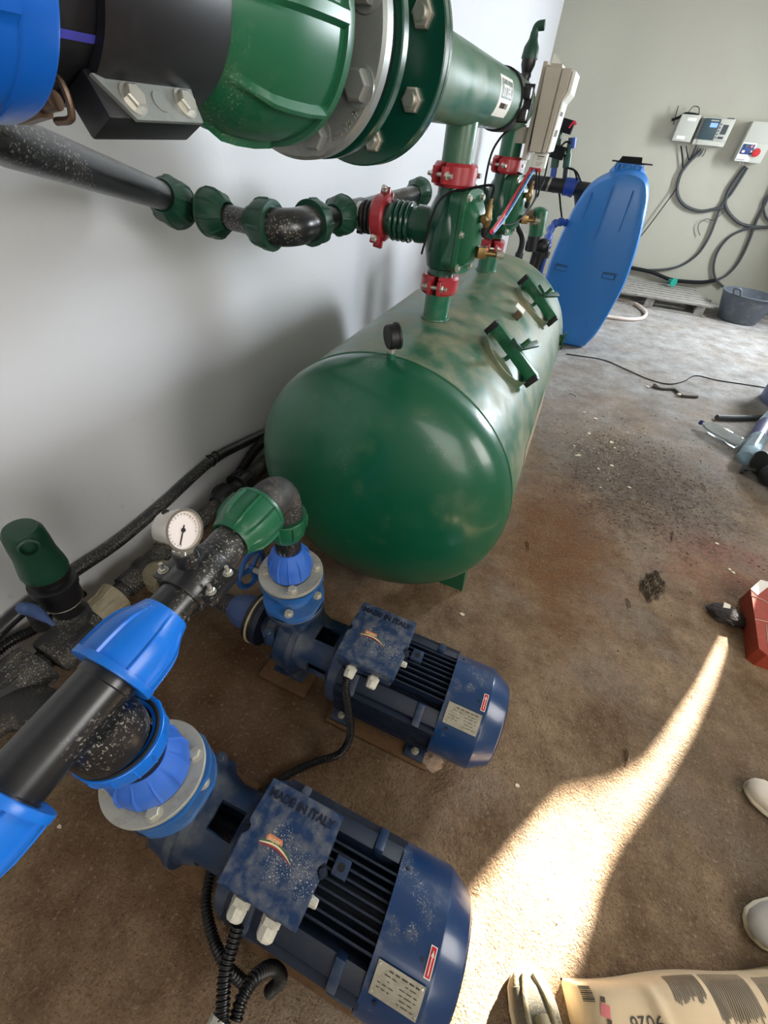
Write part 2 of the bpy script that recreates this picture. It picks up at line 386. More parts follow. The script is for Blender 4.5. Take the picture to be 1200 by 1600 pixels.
        def fn(a, j):
            k = amp.get(j, 0)
            if not k: return 1
            x = (a * ribs / (2 * PI)) % 1.0
            e = min(x, 1 - x)
            return 1 + rh * k * (1 if e < wrib / 2 else 0)
        return s.lathe(p, d, pr, seg, cap=False, fn=fn)
    def build(s, name, mt, parent=None, origin=None, sharp=32):
        bmesh.ops.remove_doubles(s.b, verts=s.b.verts, dist=1e-6)
        bmesh.ops.recalc_face_normals(s.b, faces=s.b.faces)
        o0 = Vector(origin) if origin is not None else (Vector(parent['_o']) if parent is not None and '_o' in parent else Vector((0, 0, 0)))
        bmesh.ops.translate(s.b, vec=-o0, verts=s.b.verts)
        me = bpy.data.meshes.new(name); s.b.to_mesh(me); s.b.free()
        for p in me.polygons: p.use_smooth = True
        me.set_sharp_from_angle(angle=R(sharp))
        me.materials.append(MATS[mt]); o = bpy.data.objects.new(name, me); col.objects.link(o)
        if parent is not None:
            o.parent = parent; o['_o'] = list(o0)
        else:
            o.location = o0; o['_o'] = list(o0)
        return o
def tag(o, label, cat, group=None, kind=None):
    o['label'] = label; o['category'] = cat
    if group: o['group'] = group
    if kind: o['kind'] = kind
    return o
def thing(name, label, cat, loc, group=None):
    o = bpy.data.objects.new(name, None); col.objects.link(o); o.location = loc; o['_o'] = list(loc); o.empty_display_size = 0.05
    return tag(o, label, cat, group)
def solo(mb, name, mt, label, cat, origin=(0, 0, 0), group=None, kind=None):
    return tag(mb.build(name, mt, None, origin), label, cat, group, kind)
def struct(mb, name, mt):
    o = mb.build(name, mt); o['kind'] = 'structure'; return o
def letters(name, body, size, c, xd, yd, mt, parent, ext=0.0008, align='CENTER', bold=0.0):
    cu = bpy.data.curves.new(name, 'FONT'); cu.body = body; cu.offset = bold; cu.size = size; cu.extrude = ext; cu.align_x = align; cu.align_y = 'CENTER'
    t = bpy.data.objects.new('tmp', cu); col.objects.link(t)
    bpy.context.view_layer.update(); dg = bpy.context.evaluated_depsgraph_get()
    me = bpy.data.meshes.new_from_object(t.evaluated_get(dg)); bpy.data.objects.remove(t)
    xd = Vector(xd).normalized(); yd = Vector(yd).normalized(); zd = xd.cross(yd)
    M = Matrix((xd, yd, zd)).transposed().to_4x4(); o0 = Vector(parent['_o']); M.translation = Vector(c) - o0
    me.transform(M); me.materials.clear(); me.materials.append(MATS[mt])
    o = bpy.data.objects.new(name, me); col.objects.link(o); o.parent = parent; return o
def copy_tree(o, parent=None):
    c = o.copy(); col.objects.link(c); c.parent = parent
    for ch in [q for q in bpy.data.objects if q.parent == o]: copy_tree(ch, c)
    return c
X, Y, Z = Vector((1, 0, 0)), Vector((0, 1, 0)), Vector((0, 0, 1))
# ------------------------------------------------------------ the room
def wx(y): return -1.355 + (y) * 0.0355       # face of the left wall, slightly askew to the tank
FARY = 7.45
b = MB(); b.bx(-1.7, 3.2, -2.7, 7.7, -0.1, 0.0); struct(b, 'floor', 'floor_concrete')
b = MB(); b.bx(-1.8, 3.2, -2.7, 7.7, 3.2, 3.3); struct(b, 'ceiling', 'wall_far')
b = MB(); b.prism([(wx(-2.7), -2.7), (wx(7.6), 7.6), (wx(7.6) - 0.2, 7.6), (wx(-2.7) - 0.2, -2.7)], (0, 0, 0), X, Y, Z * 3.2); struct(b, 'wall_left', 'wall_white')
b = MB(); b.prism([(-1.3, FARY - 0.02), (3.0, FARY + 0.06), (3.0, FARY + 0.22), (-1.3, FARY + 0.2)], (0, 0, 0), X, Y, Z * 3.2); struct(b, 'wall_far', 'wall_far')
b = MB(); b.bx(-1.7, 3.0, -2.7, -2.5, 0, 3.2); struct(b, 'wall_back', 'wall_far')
# right wall, out of view: its hole is shaped to cast the sun patch
T = math.tan(R(20))
patch = [(1140, 980), (1112, 1070), (1075, 1150), (1045, 1200), (1010, 1250), (965, 1310), (930, 1380), (915, 1430), (895, 1500), (850, 1545), (830, 1640),
         (700, 1640), (700, 1480), (730, 1420), (762, 1376), (820, 1308), (868, 1254), (940, 1238), (1006, 1200), (1042, 1150), (1094, 1070), (1136, 984)]
loop = []
for px, py in patch:
    q = at(px, py, z=0); s_ = (3.0 - q.x) / 0.385; loop.append((q.y + 0.923 * s_, s_ * T))
b = MB(); bm_ = b.b
ov = [bm_.verts.new((3.0, y, z)) for y, z in ((-2.7, 0), (7.7, 0), (7.7, 3.2), (-2.7, 3.2))]; iv = [bm_.verts.new((3.0, y, z)) for y, z in loop]
es = [bm_.edges.new((ov[i], ov[(i + 1) % 4])) for i in range(4)] + [bm_.edges.new((iv[i], iv[(i + 1) % len(iv)])) for i in range(len(iv))]
bmesh.ops.triangle_fill(bm_, use_beauty=True, edges=es)
# drop the triangles that fill the hole itself
def inside(y, z):
    c_ = False
    for (y0, z0), (y1, z1) in zip(loop, loop[1:] + loop[:1]):
        if (z0 > z) != (z1 > z) and y < (y1 - y0) * (z - z0) / (z1 - z0) + y0: c_ = not c_
    return c_
bmesh.ops.delete(bm_, geom=[f_ for f_ in bm_.faces if inside(f_.calc_center_median().y, f_.calc_center_median().z)], context='FACES_ONLY')
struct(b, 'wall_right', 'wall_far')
def lamp_frame(name, x0, x1, y0, y1, z0, z1, ax):      # unseen pale frame added round a lamp on closed wall, four joined bars
    b = MB(); w_ = 0.06
    if ax == 'x':
        for a0, a1, c0, c1 in ((y0 - w_, y1 + w_, z1, z1 + w_), (y0 - w_, y1 + w_, z0 - w_, z0), (y0 - w_, y0, z0, z1), (y1, y1 + w_, z0, z1)): b.bx(x0, x1, a0, a1, c0, c1)
    else:
        for a0, a1, c0, c1 in ((x0 - w_, x1 + w_, z1, z1 + w_), (x0 - w_, x1 + w_, z0 - w_, z0), (x0 - w_, x0, z0, z1), (x1, x1 + w_, z0, z1)): b.bx(a0, a1, y0, y1, c0, c1)
    struct(b, name, 'wood_old')
lamp_frame('far_lamp_frame', 2.95, 2.995, 5.20, 5.72, 1.35, 2.45, 'x')
lamp_frame('side_lamp_frame', 2.95, 2.995, -0.1, 1.3, 0.8, 2.6, 'x')
lamp_frame('back_lamp_frame', -0.1, 2.9, -2.495, -2.45, 0.8, 2.9, 'y')

# ------------------------------------------------------------ green horizontal tank
TX, TZ, TR = -0.42, 0.527, 0.466
tank = thing('filter_tank', 'large horizontal green steel tank with domed end standing on the dirty floor', 'tank', (TX, 1.9, 0))
def dome(y0, sgn, depth, n=14):
    return [(depth - depth * math.cos(PI / 2 * 0), 0)]
b = MB()
YF, YB = 1.135, 2.78
b.lathe((TX, YF, TZ), Y, [(0, TR), (YB - YF, TR)], 128, cap=False); shell = b.build('tank_shell', 'green_shell', tank)
for (y0, sg, nm) in ((YF, -1, 'green_paint'), (YB, 1, 'green_shell')):
    dp = 0.185; pr = [(-0.012, TR + 0.001), (0.03, TR + 0.002)]
    for i in range(1, 25):
        a = PI / 2 * i / 24
        c_, s_ = math.cos(a), math.sin(a)
        pr.append((0.03 + dp * (s_ ** 1.0), TR * (c_ ** 0.9) if c_ > 1e-4 else 0.0))
    b = MB(); b.lathe((TX, y0, TZ), Y * sg, pr, 128, cap=False); b.build('domed_head', nm, tank, sharp=60)
b = MB(); b.torus((TX, YF + 0.008, TZ), Y, TR + 0.001, 0.0035, 128, 8); b.build('weld_seam', 'green_paint', tank)
for y in (1.25, 2.6):
    for sx in (-1, 1):
        b = MB(); b.prism([(sx * 0.28, 0), (sx * 0.40, 0), (sx * 0.37, 0.30), (sx * 0.25, 0.16)], (TX, y - 0.04, 0), X, Z, Y * 0.08)
        b.build('leg', 'green_paint', tank)
# three pipe stubs welded to the top
for y in (1.55, 2.37):
    b = MB(); b.cyl((-0.422, y, TZ + TR - 0.02), (-0.422, y, 1.075), 0.0445, seg=48); b.torus((-0.422, y, TZ + TR + 0.001), Z, 0.046, 0.005)
    b.build('pipe_stub', 'green_manifold', tank)
# manholes on the right shoulder
def manhole(y, ang, spin):
    d = Vector((math.sin(ang), 0, math.cos(ang))); u = Y.copy(); v = d.cross(u)
    c = Vector((TX, y, TZ)) + d * (TR - 0.02)
    b = MB(); RX, RY = 0.112, 0.112
    n = 64; rings = []
    for (rr, h) in ((0.985, -0.05), (1.0, 0.035), (0.95, 0.035), (0.94, -0.03)):
        rings.append([b.b.verts.new(c + d * h + u * math.cos(2 * PI * i / n) * RX * rr + v * math.sin(2 * PI * i / n) * RY * rr) for i in range(n)])
    for A, B in zip(rings, rings[1:]):
        for i in range(n): b.face((A[i], A[(i + 1) % n], B[(i + 1) % n], B[i]))
    rim = b.build('manhole', 'green_shell', tank)
    b = MB(); n = 48; prev = None
    for (rr, h) in ((1.0, -0.008), (0.85, 0.0), (0.6, 0.006), (0.3, 0.009), (0.02, 0.01)):
        rg = [b.b.verts.new(c + d * h + u * math.cos(2 * PI * i / n) * RX * 0.94 * rr + v * math.sin(2 * PI * i / n) * RY * 0.94 * rr) for i in range(n)]
        if prev:
            for i in range(n): b.face((prev[i], prev[(i + 1) % n], rg[(i + 1) % n], rg[i]))
        prev = rg
    b.face(prev); b.build('lid', 'galvanised', rim)
    a = spin; e = (u * math.cos(a) + v * math.sin(a)); f = d.cross(e)
    b = MB(); b.box((0, 0, 0), (0.235, 0.026, 0.042), Matrix((e, f, d)).transposed(), 0.003); bmesh.ops.translate(b.b, vec=c + d * 0.058, verts=b.b.verts)
    b.build('clamp_bar', 'green_plastic', rim)
    for sg in (-1, 1):
        b = MB()
        b2 = c + d * 0.05 + e * 0.118 * sg
        b.box((0, 0, 0), (0.022, 0.034, 0.052), Matrix((e, f, d)).transposed(), 0.003)
        bmesh.ops.translate(b.b, vec=b2, verts=b.b.verts)
        b.build('clamp_end', 'rubber', rim)
    b = MB(); b.cyl(c, c + d * 0.125, 0.0085, seg=16); b.build('clamp_screw', 'green_paint', rim)
    for sg in (-1, 1):
        b = MB(); g_ = (e * math.cos(R(72)) + f * math.sin(R(72))) * sg
        h_ = d.cross(g_)
        b.box((0, 0, 0), (0.10, 0.024, 0.012), Matrix((g_, h_, d)).transposed(), 0.002)
        bmesh.ops.rotate(b.b, cent=(0, 0, 0), matrix=Matrix.Rotation(-0.25, 3, h_), verts=b.b.verts)
        bmesh.ops.translate(b.b, vec=c + d * 0.098 + g_ * 0.052, verts=b.b.verts); b.build('clamp_wing', 'green_plastic_dark', rim)
manhole(1.56, R(37), R(83))
manhole(2.27, R(36), R(79))
# data plate on a little bracket between the manholes
d = Vector((math.sin(R(31)), 0, math.cos(R(31)))); c = Vector((TX, 1.97, TZ)) + d * TR; f = d.cross(Y)
b = MB(); b.box((0, 0, 0), (0.05, 0.03, 0.035), Matrix((Y, f, d)).transposed(), 0.003); bmesh.ops.translate(b.b, vec=c + d * 0.012, verts=b.b.verts)
br = b.build('plate_bracket', 'brass_dull', tank)
b = MB(); b.box((0, 0, 0), (0.055, 0.045, 0.004), Matrix((Y, f, d)).transposed()); bmesh.ops.translate(b.b, vec=c + d * 0.034 + f * 0.012, verts=b.b.verts)
b.build('data_plate', 'sticker_white', br)
# long pale sticker on the side of the shell
b = MB(); n = 10
for k in range(n):
    a0, a1 = R(76 + 14 * k / n), R(76 + 14 * (k + 1) / n); r_ = TR + 0.0012
    vs = [b.b.verts.new((TX + r_ * math.sin(a), y, TZ + r_ * math.cos(a))) for a, y in ((a0, 1.42), (a1, 1.42), (a1, 2.0), (a0, 2.0))]; b.face(vs)
b.build('sticker', 'tan_nut', tank)
# outlet flange on the far right side
b = MB(); b.lathe((TX + TR - 0.03, 2.70, 0.64), X, [(0, 0.03), (0.03, 0.03), (0.03, 0.05), (0.04, 0.05)], 32); b.build('side_flange', 'green_paint', tank)

# pressure gauge with black case on the tank, dial turned to the far right
def gauge(name, label, base, stem, dialdir, r, depth, case, parts=True, nd=0.0):
    base = Vector(base); dd = Vector(dialdir).normalized()
    t = thing(name, label, 'pressure gauge', base)
    c = base + Z * (stem + r)
    b = MB(); b.lathe(c - dd * depth * 0.5, dd, [(0, r * 0.9), (depth * 0.12, r * 0.98), (depth * 0.8, r * 0.98), (depth * 0.8, r * 1.06), (depth, r * 1.06), (depth, r * 0.93), (depth * 0.86, r * 0.90)], 56, cap=False)
    b.lathe(c - dd * depth * 0.5, dd, [(0, r * 0.9), (0.0005, r * 0.9)], 56)
    b.build('case', case, t)
    b = MB(); b.lathe(c + dd * depth * 0.34, dd, [(0, r * 0.93), (0.001, r * 0.93)], 48); dl = b.build('dial', 'dial', t)
    _, u, v = frame(dd)
    def pt(a, q): return c + dd * (depth * 0.34 + 0.0018) + (u * math.sin(a) + v * math.cos(a)) * q
    b = MB()
    for k in range(21):
        a = R(-135 + 270 * k / 20); q0 = r * (0.68 if k % 5 == 0 else 0.74)
        b.tube([pt(a, q0), pt(a, r * 0.82)], r * 0.012, 4, False)
    b.build('scale_marks', 'needle', dl)
    b = MB(); b.tube([pt(nd, -r * 0.25), pt(nd, r * 0.72)], r * 0.035, 6, False, taper=None); b.lathe(pt(0, 0), dd, [(0, r * 0.12), (0.002, r * 0.1)], 16); b.build('needle', 'needle', dl)
    return t, c, pt
g, c, pt = gauge('pressure_gauge', 'black pressure gauge standing on top of the large green tank', (-0.42, 1.125, TZ + TR), 0.03, (0.72, 0.68, 0.1), 0.034, 0.034, 'rubber', nd=R(-40))
b = MB(); b.cyl((-0.42, 1.125, TZ + TR - 0.005), (-0.42, 1.125, TZ + TR + 0.018), 0.013, seg=20); b.build('socket', 'green_paint', g)
b = MB(); b.lathe((-0.42, 1.125, TZ + TR + 0.018), Z, [(0, 0.010), (0.012, 0.010)], 6); b.build('stem', 'bolt_zinc', g)

# ------------------------------------------------------------ red grooved couplings
def coupling(p, axis, r, L, side, label, group='red pipe couplings'):
    p = Vector(p); ax = Vector(axis).normalized(); sd_ = Vector(side).normalized(); ot = ax.cross(sd_)
    t = thing('pipe_coupling', label, 'coupling', p - ax * L / 2, group)
    # two half shells with ears at +side and -side
    for k, sgn in enumerate((1, -1)):
        b = MB(); n = 24; cs = [(r * 0.98, -L / 2), (r * 1.3, -L / 2), (r * 1.42, -L * 0.36), (r * 1.42, L * 0.36), (r * 1.3, L / 2), (r * 0.98, L / 2)]; rings = []
        for i in range(n + 1):
            a = R(8) + (PI - R(16)) * i / n
            e = (sd_ * math.cos(a) + ot * math.sin(a) * sgn)
            rings.append([b.b.verts.new(p + e * q + ax * h) for q, h in cs])
        for A, B in zip(rings, rings[1:]):
            for j in range(6): b.face((A[j], A[(j + 1) % 6], B[(j + 1) % 6], B[j]))
        b.face(rings[0]); b.face(rings[-1][::-1])
        for s2 in (1, -1):
            M = Matrix((sd_, ot, ax)).transposed()
            q = MB(); q.box((0, 0, 0), (r * 0.62, r * 0.26, L * 0.72), M, r * 0.06); bmesh.ops.translate(q.b, vec=p + sd_ * s2 * r * 1.52 + ot * sgn * r * 0.36, verts=q.b.verts)
            tmp = bpy.data.meshes.new('tmp'); q.b.to_mesh(tmp); q.b.free(); b.b.from_mesh(tmp); bpy.data.meshes.remove(tmp)
        b.build('coupling_half', 'red_paint', t)
    for s2 in (1, -1):
        b = MB(); q = p + sd_ * s2 * r * 1.6
        b.cyl(q - ot * r * 0.95, q + ot * r * 0.95, r * 0.13, seg=14); b.bolt(q + ot * r * 0.5, ot, r * 0.24, washer=False); b.bolt(q - ot * r * 0.5, -ot, r * 0.24, washer=False)
        b.build('bolt', 'bolt_zinc', t)
    return t
S1 = (-0.36, -0.93, 0)
coupling((-0.425, 1.55, 1.397), Z, 0.045, 0.056, S1, 'red coupling between the overhead green pipe and the nearer green valve')
coupling((-0.424, 1.55, 1.106), Z, 0.045, 0.056, (0.05, -1.0, 0), 'red coupling under the nearer green valve, just above the tank')
coupling((-0.428, 2.37, 1.397), Z, 0.045, 0.056, S1, 'red coupling under the overhead green pipe above the farther green valve')
coupling((-0.424, 2.37, 1.098), Z, 0.045, 0.052, (0.3, -0.95, 0), 'red coupling below the farther green valve, half hidden behind the brass fitting')
coupling((-0.652, 1.55, 1.262), X, 0.045, 0.045, (0, -0.5, -0.87), 'red coupling on the side port of the nearer green valve')

# ------------------------------------------------------------ backwash valves
def valve(y, label, front=True):
    t = thing('backwash_valve', label, 'valve', (-0.425, y, 1.125), 'green backwash valves')
    cx = -0.425
    b = MB(); b.lathe((cx, y, 1.132), Z, [(0, 0.045), (0.02, 0.045), (0.025, 0.052), (0.05, 0.058), (0.09, 0.068), (0.13, 0.072), (0.17, 0.066), (0.205, 0.052), (0.215, 0.046), (0.24, 0.045)], 48)
    b.lathe((cx, y, 1.262), -X, [(0, 0.05), (0.07, 0.05), (0.085, 0.052), (0.1, 0.052)], 40)
    for k in range(4): b.torus((cx - 0.125 - 0.018 * k, y, 1.262), X, 0.049, 0.008, 40, 8)
    b.lathe((cx - 0.1, y, 1.262), -X, [(0, 0.046), (0.125, 0.044)], 40)
    b.build('valve_body', 'green_flange', t)
    # cover: a long flange with a bulge, looking to +x and a little to the front
    dn = Vector((0.95, -0.31, 0.0)).normalized(); u = Z; v = dn.cross(Z)
    c = Vector((cx, y, 1.262)) + dn * 0.068
    def outline(hw, hh, ch, n=6):
        pts = []
        for (sx, sy, a0) in ((1, 1, 0), (-1, 1, 90), (-1, -1, 180), (1, -1, 270)):
            for i in range(n + 1):
                a = R(a0 + 90 * i / n); pts.append((sx * (hw - ch) + ch * math.cos(a), sy * (hh - ch) + ch * math.sin(a)))
        return pts
    b = MB(); b.prism(outline(0.052, 0.108, 0.035), c - dn * 0.04, v, u, dn * 0.038); b.build('valve_flange', 'green_paint', t)
    b = MB(); b.prism(outline(0.054, 0.110, 0.035), c + dn * 0.001, v, u, dn * 0.014)
    prev = None
    for (k, h) in ((0.80, 0.012), (0.74, 0.03), (0.55, 0.046), (0.25, 0.052)):
        rg = [b.b.verts.new(c + v * (a * k) + u * (q * k) + dn * h) for a, q in outline(0.054, 0.110, 0.035)]
        if prev:
            for i in range(len(rg)): b.face((prev[i], prev[(i + 1) % len(rg)], rg[(i + 1) % len(rg)], rg[i]))
        prev = rg
    b.face(prev)
    cv = b.build('valve_cover', 'green_plastic', t)
    for a, q in ((0.036, 0.09), (-0.036, 0.09), (0.036, -0.09), (-0.036, -0.09), (0.044, 0.0), (-0.044, 0.0)):
        b = MB(); b.bolt(c + v * a + u * q + dn * 0.014, dn, 0.0085, 0.009); b.build('bolt', 'bolt_zinc', t)
    return c, dn, u, v
c1, dn, vu, vv = valve(1.55, 'green cast iron valve with long bolted cover, the nearer one between two red couplings')
c2, *_ = valve(2.37, 'green cast iron valve with bolted cover, the farther one behind the red and blue wires')

# brass pilot fittings on the valves
def pilot(c, label):
    t = thing('pilot_fitting', label, 'fitting', c + dn * 0.045 - Z * 0.01, 'brass pilot fittings')
    p = c + dn * 0.05
    b = MB(); q = p + vv * 0.0 - Z * 0.04
    b.box(q + dn * 0.02, (0.03, 0.03, 0.03), Matrix.Rotation(R(30), 3, 'Z'), 0.002); b.lathe(q + dn * 0.03, Vector((0.95, 0.3, 0)), [(0, 0.008), (0.05, 0.008)], 12); b.build('tee', 'brass', t)
    b = MB(); b.lathe(q + dn * 0.05 + Vector((0.02, 0.005, 0)), Vector((0.95, 0.3, 0)), [(0, 0.011), (0.022, 0.011)], 6); b.build('nut', 'steel', t)
    b = MB(); s_ = p + Z * 0.045
    b.lathe(s_, dn, [(0, 0.011), (0.02, 0.011)], 6); b.lathe(s_ + dn * 0.018, Z, [(-0.022, 0.008), (-0.01, 0.012), (0.01, 0.012), (0.02, 0.009), (0.034, 0.009), (0.034, 0.006), (0.05, 0.006)], 12)
    b.lathe(s_ + dn * 0.018, vv, [(-0.012, 0.011), (0.022, 0.011)], 6); b.build('elbow', 'brass', t)
    b = MB(); b.lathe(s_ + dn * 0.018 - Z * 0.045, Z, [(0, 0.006), (0.008, 0.011), (0.022, 0.011)], 12); b.build('knob', 'rubber', t)
    return s_ + dn * 0.018 + Z * 0.05, q + dn * 0.04
e1, w1 = pilot(c1, 'brass pilot fitting on the cover of the nearer green valve')
e2, w2 = pilot(c2, 'brass pilot fitting on the cover of the farther green valve')
solo(MB().tube([e1, e1 + Z * 0.03 + vv * 0.01, at(725, 297, y=1.5), at(700, 303, y=1.5), at(680, 325, y=1.46), at(662, 385, y=1.48), at(659, 396, y=1.5)], 0.0035, 8),
     'control_tube', 'cable_black', 'thin black control tube looping over the front of the nearer green valve', 'tube', (-0.42, 1.48, 1.15))
solo(MB().tube([at(760, 305, y=1.9), at(758, 285, y=1.95), at(768, 240, y=2.05), at(784, 213, y=2.1), at(800, 200, y=2.2)], 0.004, 8),
     'control_tube', 'cable_black', 'thin black tube hanging in a curve between the two green risers', 'tube', (-0.42, 2.0, 1.3))

# ------------------------------------------------------------ overhead manifold
MX, MZ = -0.42, 1.576
man = thing('overhead_manifold', 'thick overhead green steel pipe with large bolted end flange and two risers', 'pipe', (MX, 1.6, 1.42))
b = MB(); b.lathe((MX, 0.885, MZ), Y, [(0, 0.073), (1.36, 0.073), (1.365, 0.069), (1.365, 0)], 72, cap=False); pipe_o = b.build('pipe', 'green_manifold', man)
b = MB(); b.ring((MX, 0.872, MZ), Y, 0.06, 0.139, 0.020, 96, 0.002); b.ring((MX, 0.893, MZ), Y, 0.06, 0.139, 0.014, 96, 0.002); b.build('end_flange', 'green_flange', man)
for k in range(8):
    a = R(-28 + 45 * k + (4 if k == 1 else 0)); p = Vector((MX + 0.107 * math.cos(a), 0.872, MZ + 0.107 * math.sin(a)))
    b = MB(); b.bolt(p, -Y, 0.0165, 0.012, 0.009, washer=False); b.build('bolt', 'bolt_zinc', man)
    b = MB(); b.bolt(p + Y * 0.036, Y, 0.0155); b.build('bolt', 'bolt_zinc', man)
for y in (1.55, 2.37):
    b = MB(); b.cyl((-0.426, y, 1.372), (-0.426, y, MZ - 0.05), 0.0445, seg=48); b.build('riser', 'green_manifold', man)
# paper sticker on the side of the manifold
st = None
b = MB(); n = 8; r_ = 0.0738
def mp(a, y, q=0.0): return Vector((MX + (r_ + q) * math.cos(a), y, MZ + (r_ + q) * math.sin(a)))
for k in range(n):
    a0, a1 = R(-38 + 68 * k / n), R(-38 + 68 * (k + 1) / n)
    b.face([b.b.verts.new(mp(a, y)) for a, y in ((a0, 1.60), (a0, 1.78), (a1, 1.78), (a1, 1.60))])
st = b.build('sticker', 'sticker_white', man)
b = MB()
for k in range(4):
    a0, a1 = R(-6 + 30 * k / 4), R(-6 + 30 * (k + 1) / 4)
    b.face([b.b.verts.new(mp(a, y, 0.0006)) for a, y in ((a0, 1.615), (a0, 1.77), (a1, 1.77), (a1, 1.615))])
b.build('printed_block', 'sticker_green', st)
o = letters('printed_letters', 'irritec', 0.052, (MX + 0.2, 1.692, MZ + 0.012), Y, Z, 'sticker_white', st, 0.0, bold=0.0006)
for v in o.data.vertices:
    w_ = v.co + Vector(st['_o']); a = (w_.z - MZ) / r_ ; v.co = mp(a, w_.y, 0.0012) - Vector(st['_o'])
b = MB()
for k in range(7):
    y = 1.64 + k * 0.015
    b.tube([mp(R(-22), y, 0.001), mp(R(-13), y, 0.001)], 0.002 if k < 4 else 0.001, 4, False)
b.build('small_print', 'print_dark', st)

# flanged green spool and galvanised ring before it
b = MB(); b.ring((MX, 0.732, MZ), Y, 0.06, 0.127, 0.020, 96, 0.002); b.lathe((MX, 0.75, MZ), Y, [(0, 0.09), (0.01, 0.084), (0.10, 0.078), (0.121, 0.078)], 64, cap=False)
solo(b, 'flange_adaptor', 'green_flange', 'green flanged spool between the galvanised ring and the bigger green flange overhead', 'flange', (MX, 0.8, MZ - 0.127))
t = thing('backing_ring', 'galvanised steel backing ring with stamped letters behind the big green nut', 'flange', (MX, 0.69, MZ - 0.127))
b = MB(); b.ring((MX, 0.676, MZ), Y, 0.08, 0.127, 0.026, 96, 0.004); b.build('ring', 'galvanised', t)
b = MB(); b.ring((MX, 0.704, MZ), Y, 0.06, 0.116, 0.026, 72); b.build('gasket', 'rubber', t)
for k in range(8):
    a = R(-27 + 45 * k); p = Vector((MX + 0.106 * math.cos(a), 0.676, MZ + 0.104 * math.sin(a)))
    b = MB(); b.bolt(p, -Y, 0.017, 0.014, 0); b.build('bolt', 'galvanised', t)
for i, ch in enumerate('DN150 160 PN10'):
    if ch == ' ': continue
    a = R(-64 + 2.4 * i); e = Vector((math.cos(a), 0, math.sin(a)))
    letters('stamped_letter', ch, 0.011, Vector((MX, 0.6755, MZ)) + e * 0.116, Vector((-math.sin(a), 0, math.cos(a))), -e, 'steel', t, 0.0006)
# big green compression nut
b = MB(); b.nut((MX, 0.455, MZ), Y, 0.172, 0.083, 0.107, 8, 0.07, 0.05, 160, wrib=0.10); 
solo(b, 'compression_nut', 'green_plastic', 'huge green ribbed nut on the overhead pipe beside the galvanised ring', 'pipe nut', (MX, 0.55, MZ - 0.1))
b = MB(); b.cyl((MX, 0.02, MZ), (MX, 0.70, MZ), 0.0785, seg=72)
wp_ = solo(b, 'water_pipe', 'black_clean', 'thick black overhead pipe with a blue stripe between blue and green nuts', 'pipe', (MX, 0.35, MZ - 0.08))
b = MB(); a0_, a1_ = R(-41.5), R(-37.5)
b.face([b.b.verts.new((MX + 0.0789 * math.cos(a), y, MZ + 0.0789 * math.sin(a))) for a, y in ((a0_, 0.05), (a0_, 0.60), (a1_, 0.60), (a1_, 0.05))])
b.build('colour_stripe', 'stripe_blue', wp_)
# black saddle clamp with bolted plate
t = thing('saddle_clamp', 'black saddle clamp with steel plate and two bolts around the overhead pipe', 'clamp', (MX, 0.42, MZ - 0.12))
b = MB(); b.lathe((MX, 0.322, MZ), Y, [(0, 0.079), (0.0, 0.0855), (0.006, 0.0875), (0.122, 0.0875), (0.128, 0.0855), (0.128, 0.079)], 72, cap=False); b.build('saddle', 'black_clean', t)
a = R(-60); e = Vector((math.cos(a), 0, math.sin(a))); tn = Vector((math.sin(a), 0, -math.cos(a)))
nrm0 = Y.cross(e); nrm0 = nrm0 if nrm0.x > 0 else -nrm0
b = MB(); M = Matrix((Y, e, Y.cross(e))).transposed()
b.box(Vector((MX, 0.368, MZ)) + e * 0.094 - nrm0 * 0.006, (0.104, 0.030, 0.030), M, 0.003); b.build('lug', 'black_clean', t)
nrm = Y.cross(e); 
if nrm.x < 0: nrm = -nrm
pc = Vector((MX, 0.368, MZ)) + e * 0.098 + nrm * 0.0092
b = MB(); b.prism([(-0.050, 0.014), (-0.030, -0.013), (0.044, -0.013), (0.050, 0.014)], pc, Y, -e, nrm * 0.003); b.build('plate', 'galvanised', t)
for yy in (-0.024, 0.032):
    b = MB(); b.bolt(pc + Y * yy + nrm * 0.003, nrm, 0.0085, 0.006); b.build('bolt', 'bolt_zinc', t)
b = MB(); b.lathe(pc + Y * 0.004 + nrm * 0.002, nrm, [(0, 0.0075), (0.002, 0.007)], 20); b.build('stamped_disc', 'galvanised', t)
# big blue nut at the very left, near the lens
b = MB(); b.nut((MX, 0.02, MZ), Y, 0.258, 0.106, 0.098, 7, 0.03, 0.01, 140)
solo(b, 'compression_nut', 'blue_big', 'huge bright blue nut at the near end of the overhead pipe', 'pipe nut', (MX, 0.15, MZ - 0.1))
t = thing('drain_cock', 'small dull brass drain cock below the big blue nut', 'fitting', at(35, 172, y=0.30))
p = at(28, 172, y=0.30); b = MB(); b.cyl(p, p + Vector((0.028, 0.0, 0.006)), 0.010, seg=6); b.cyl(p + Vector((0.02, 0, 0.004)), p + Vector((0.045, 0, 0.008)), 0.006, seg=12); b.build('body', 'brass_dull', t)
b = MB(); q = p + Vector((0.038, 0, 0.012)); b.tube([q + Z * 0.012, q + Z * 0.006 + X * 0.018, q + X * 0.018 - Z * 0.012, q - Z * 0.016], 0.0025, 8); b.build('handle', 'brass_dull', t)

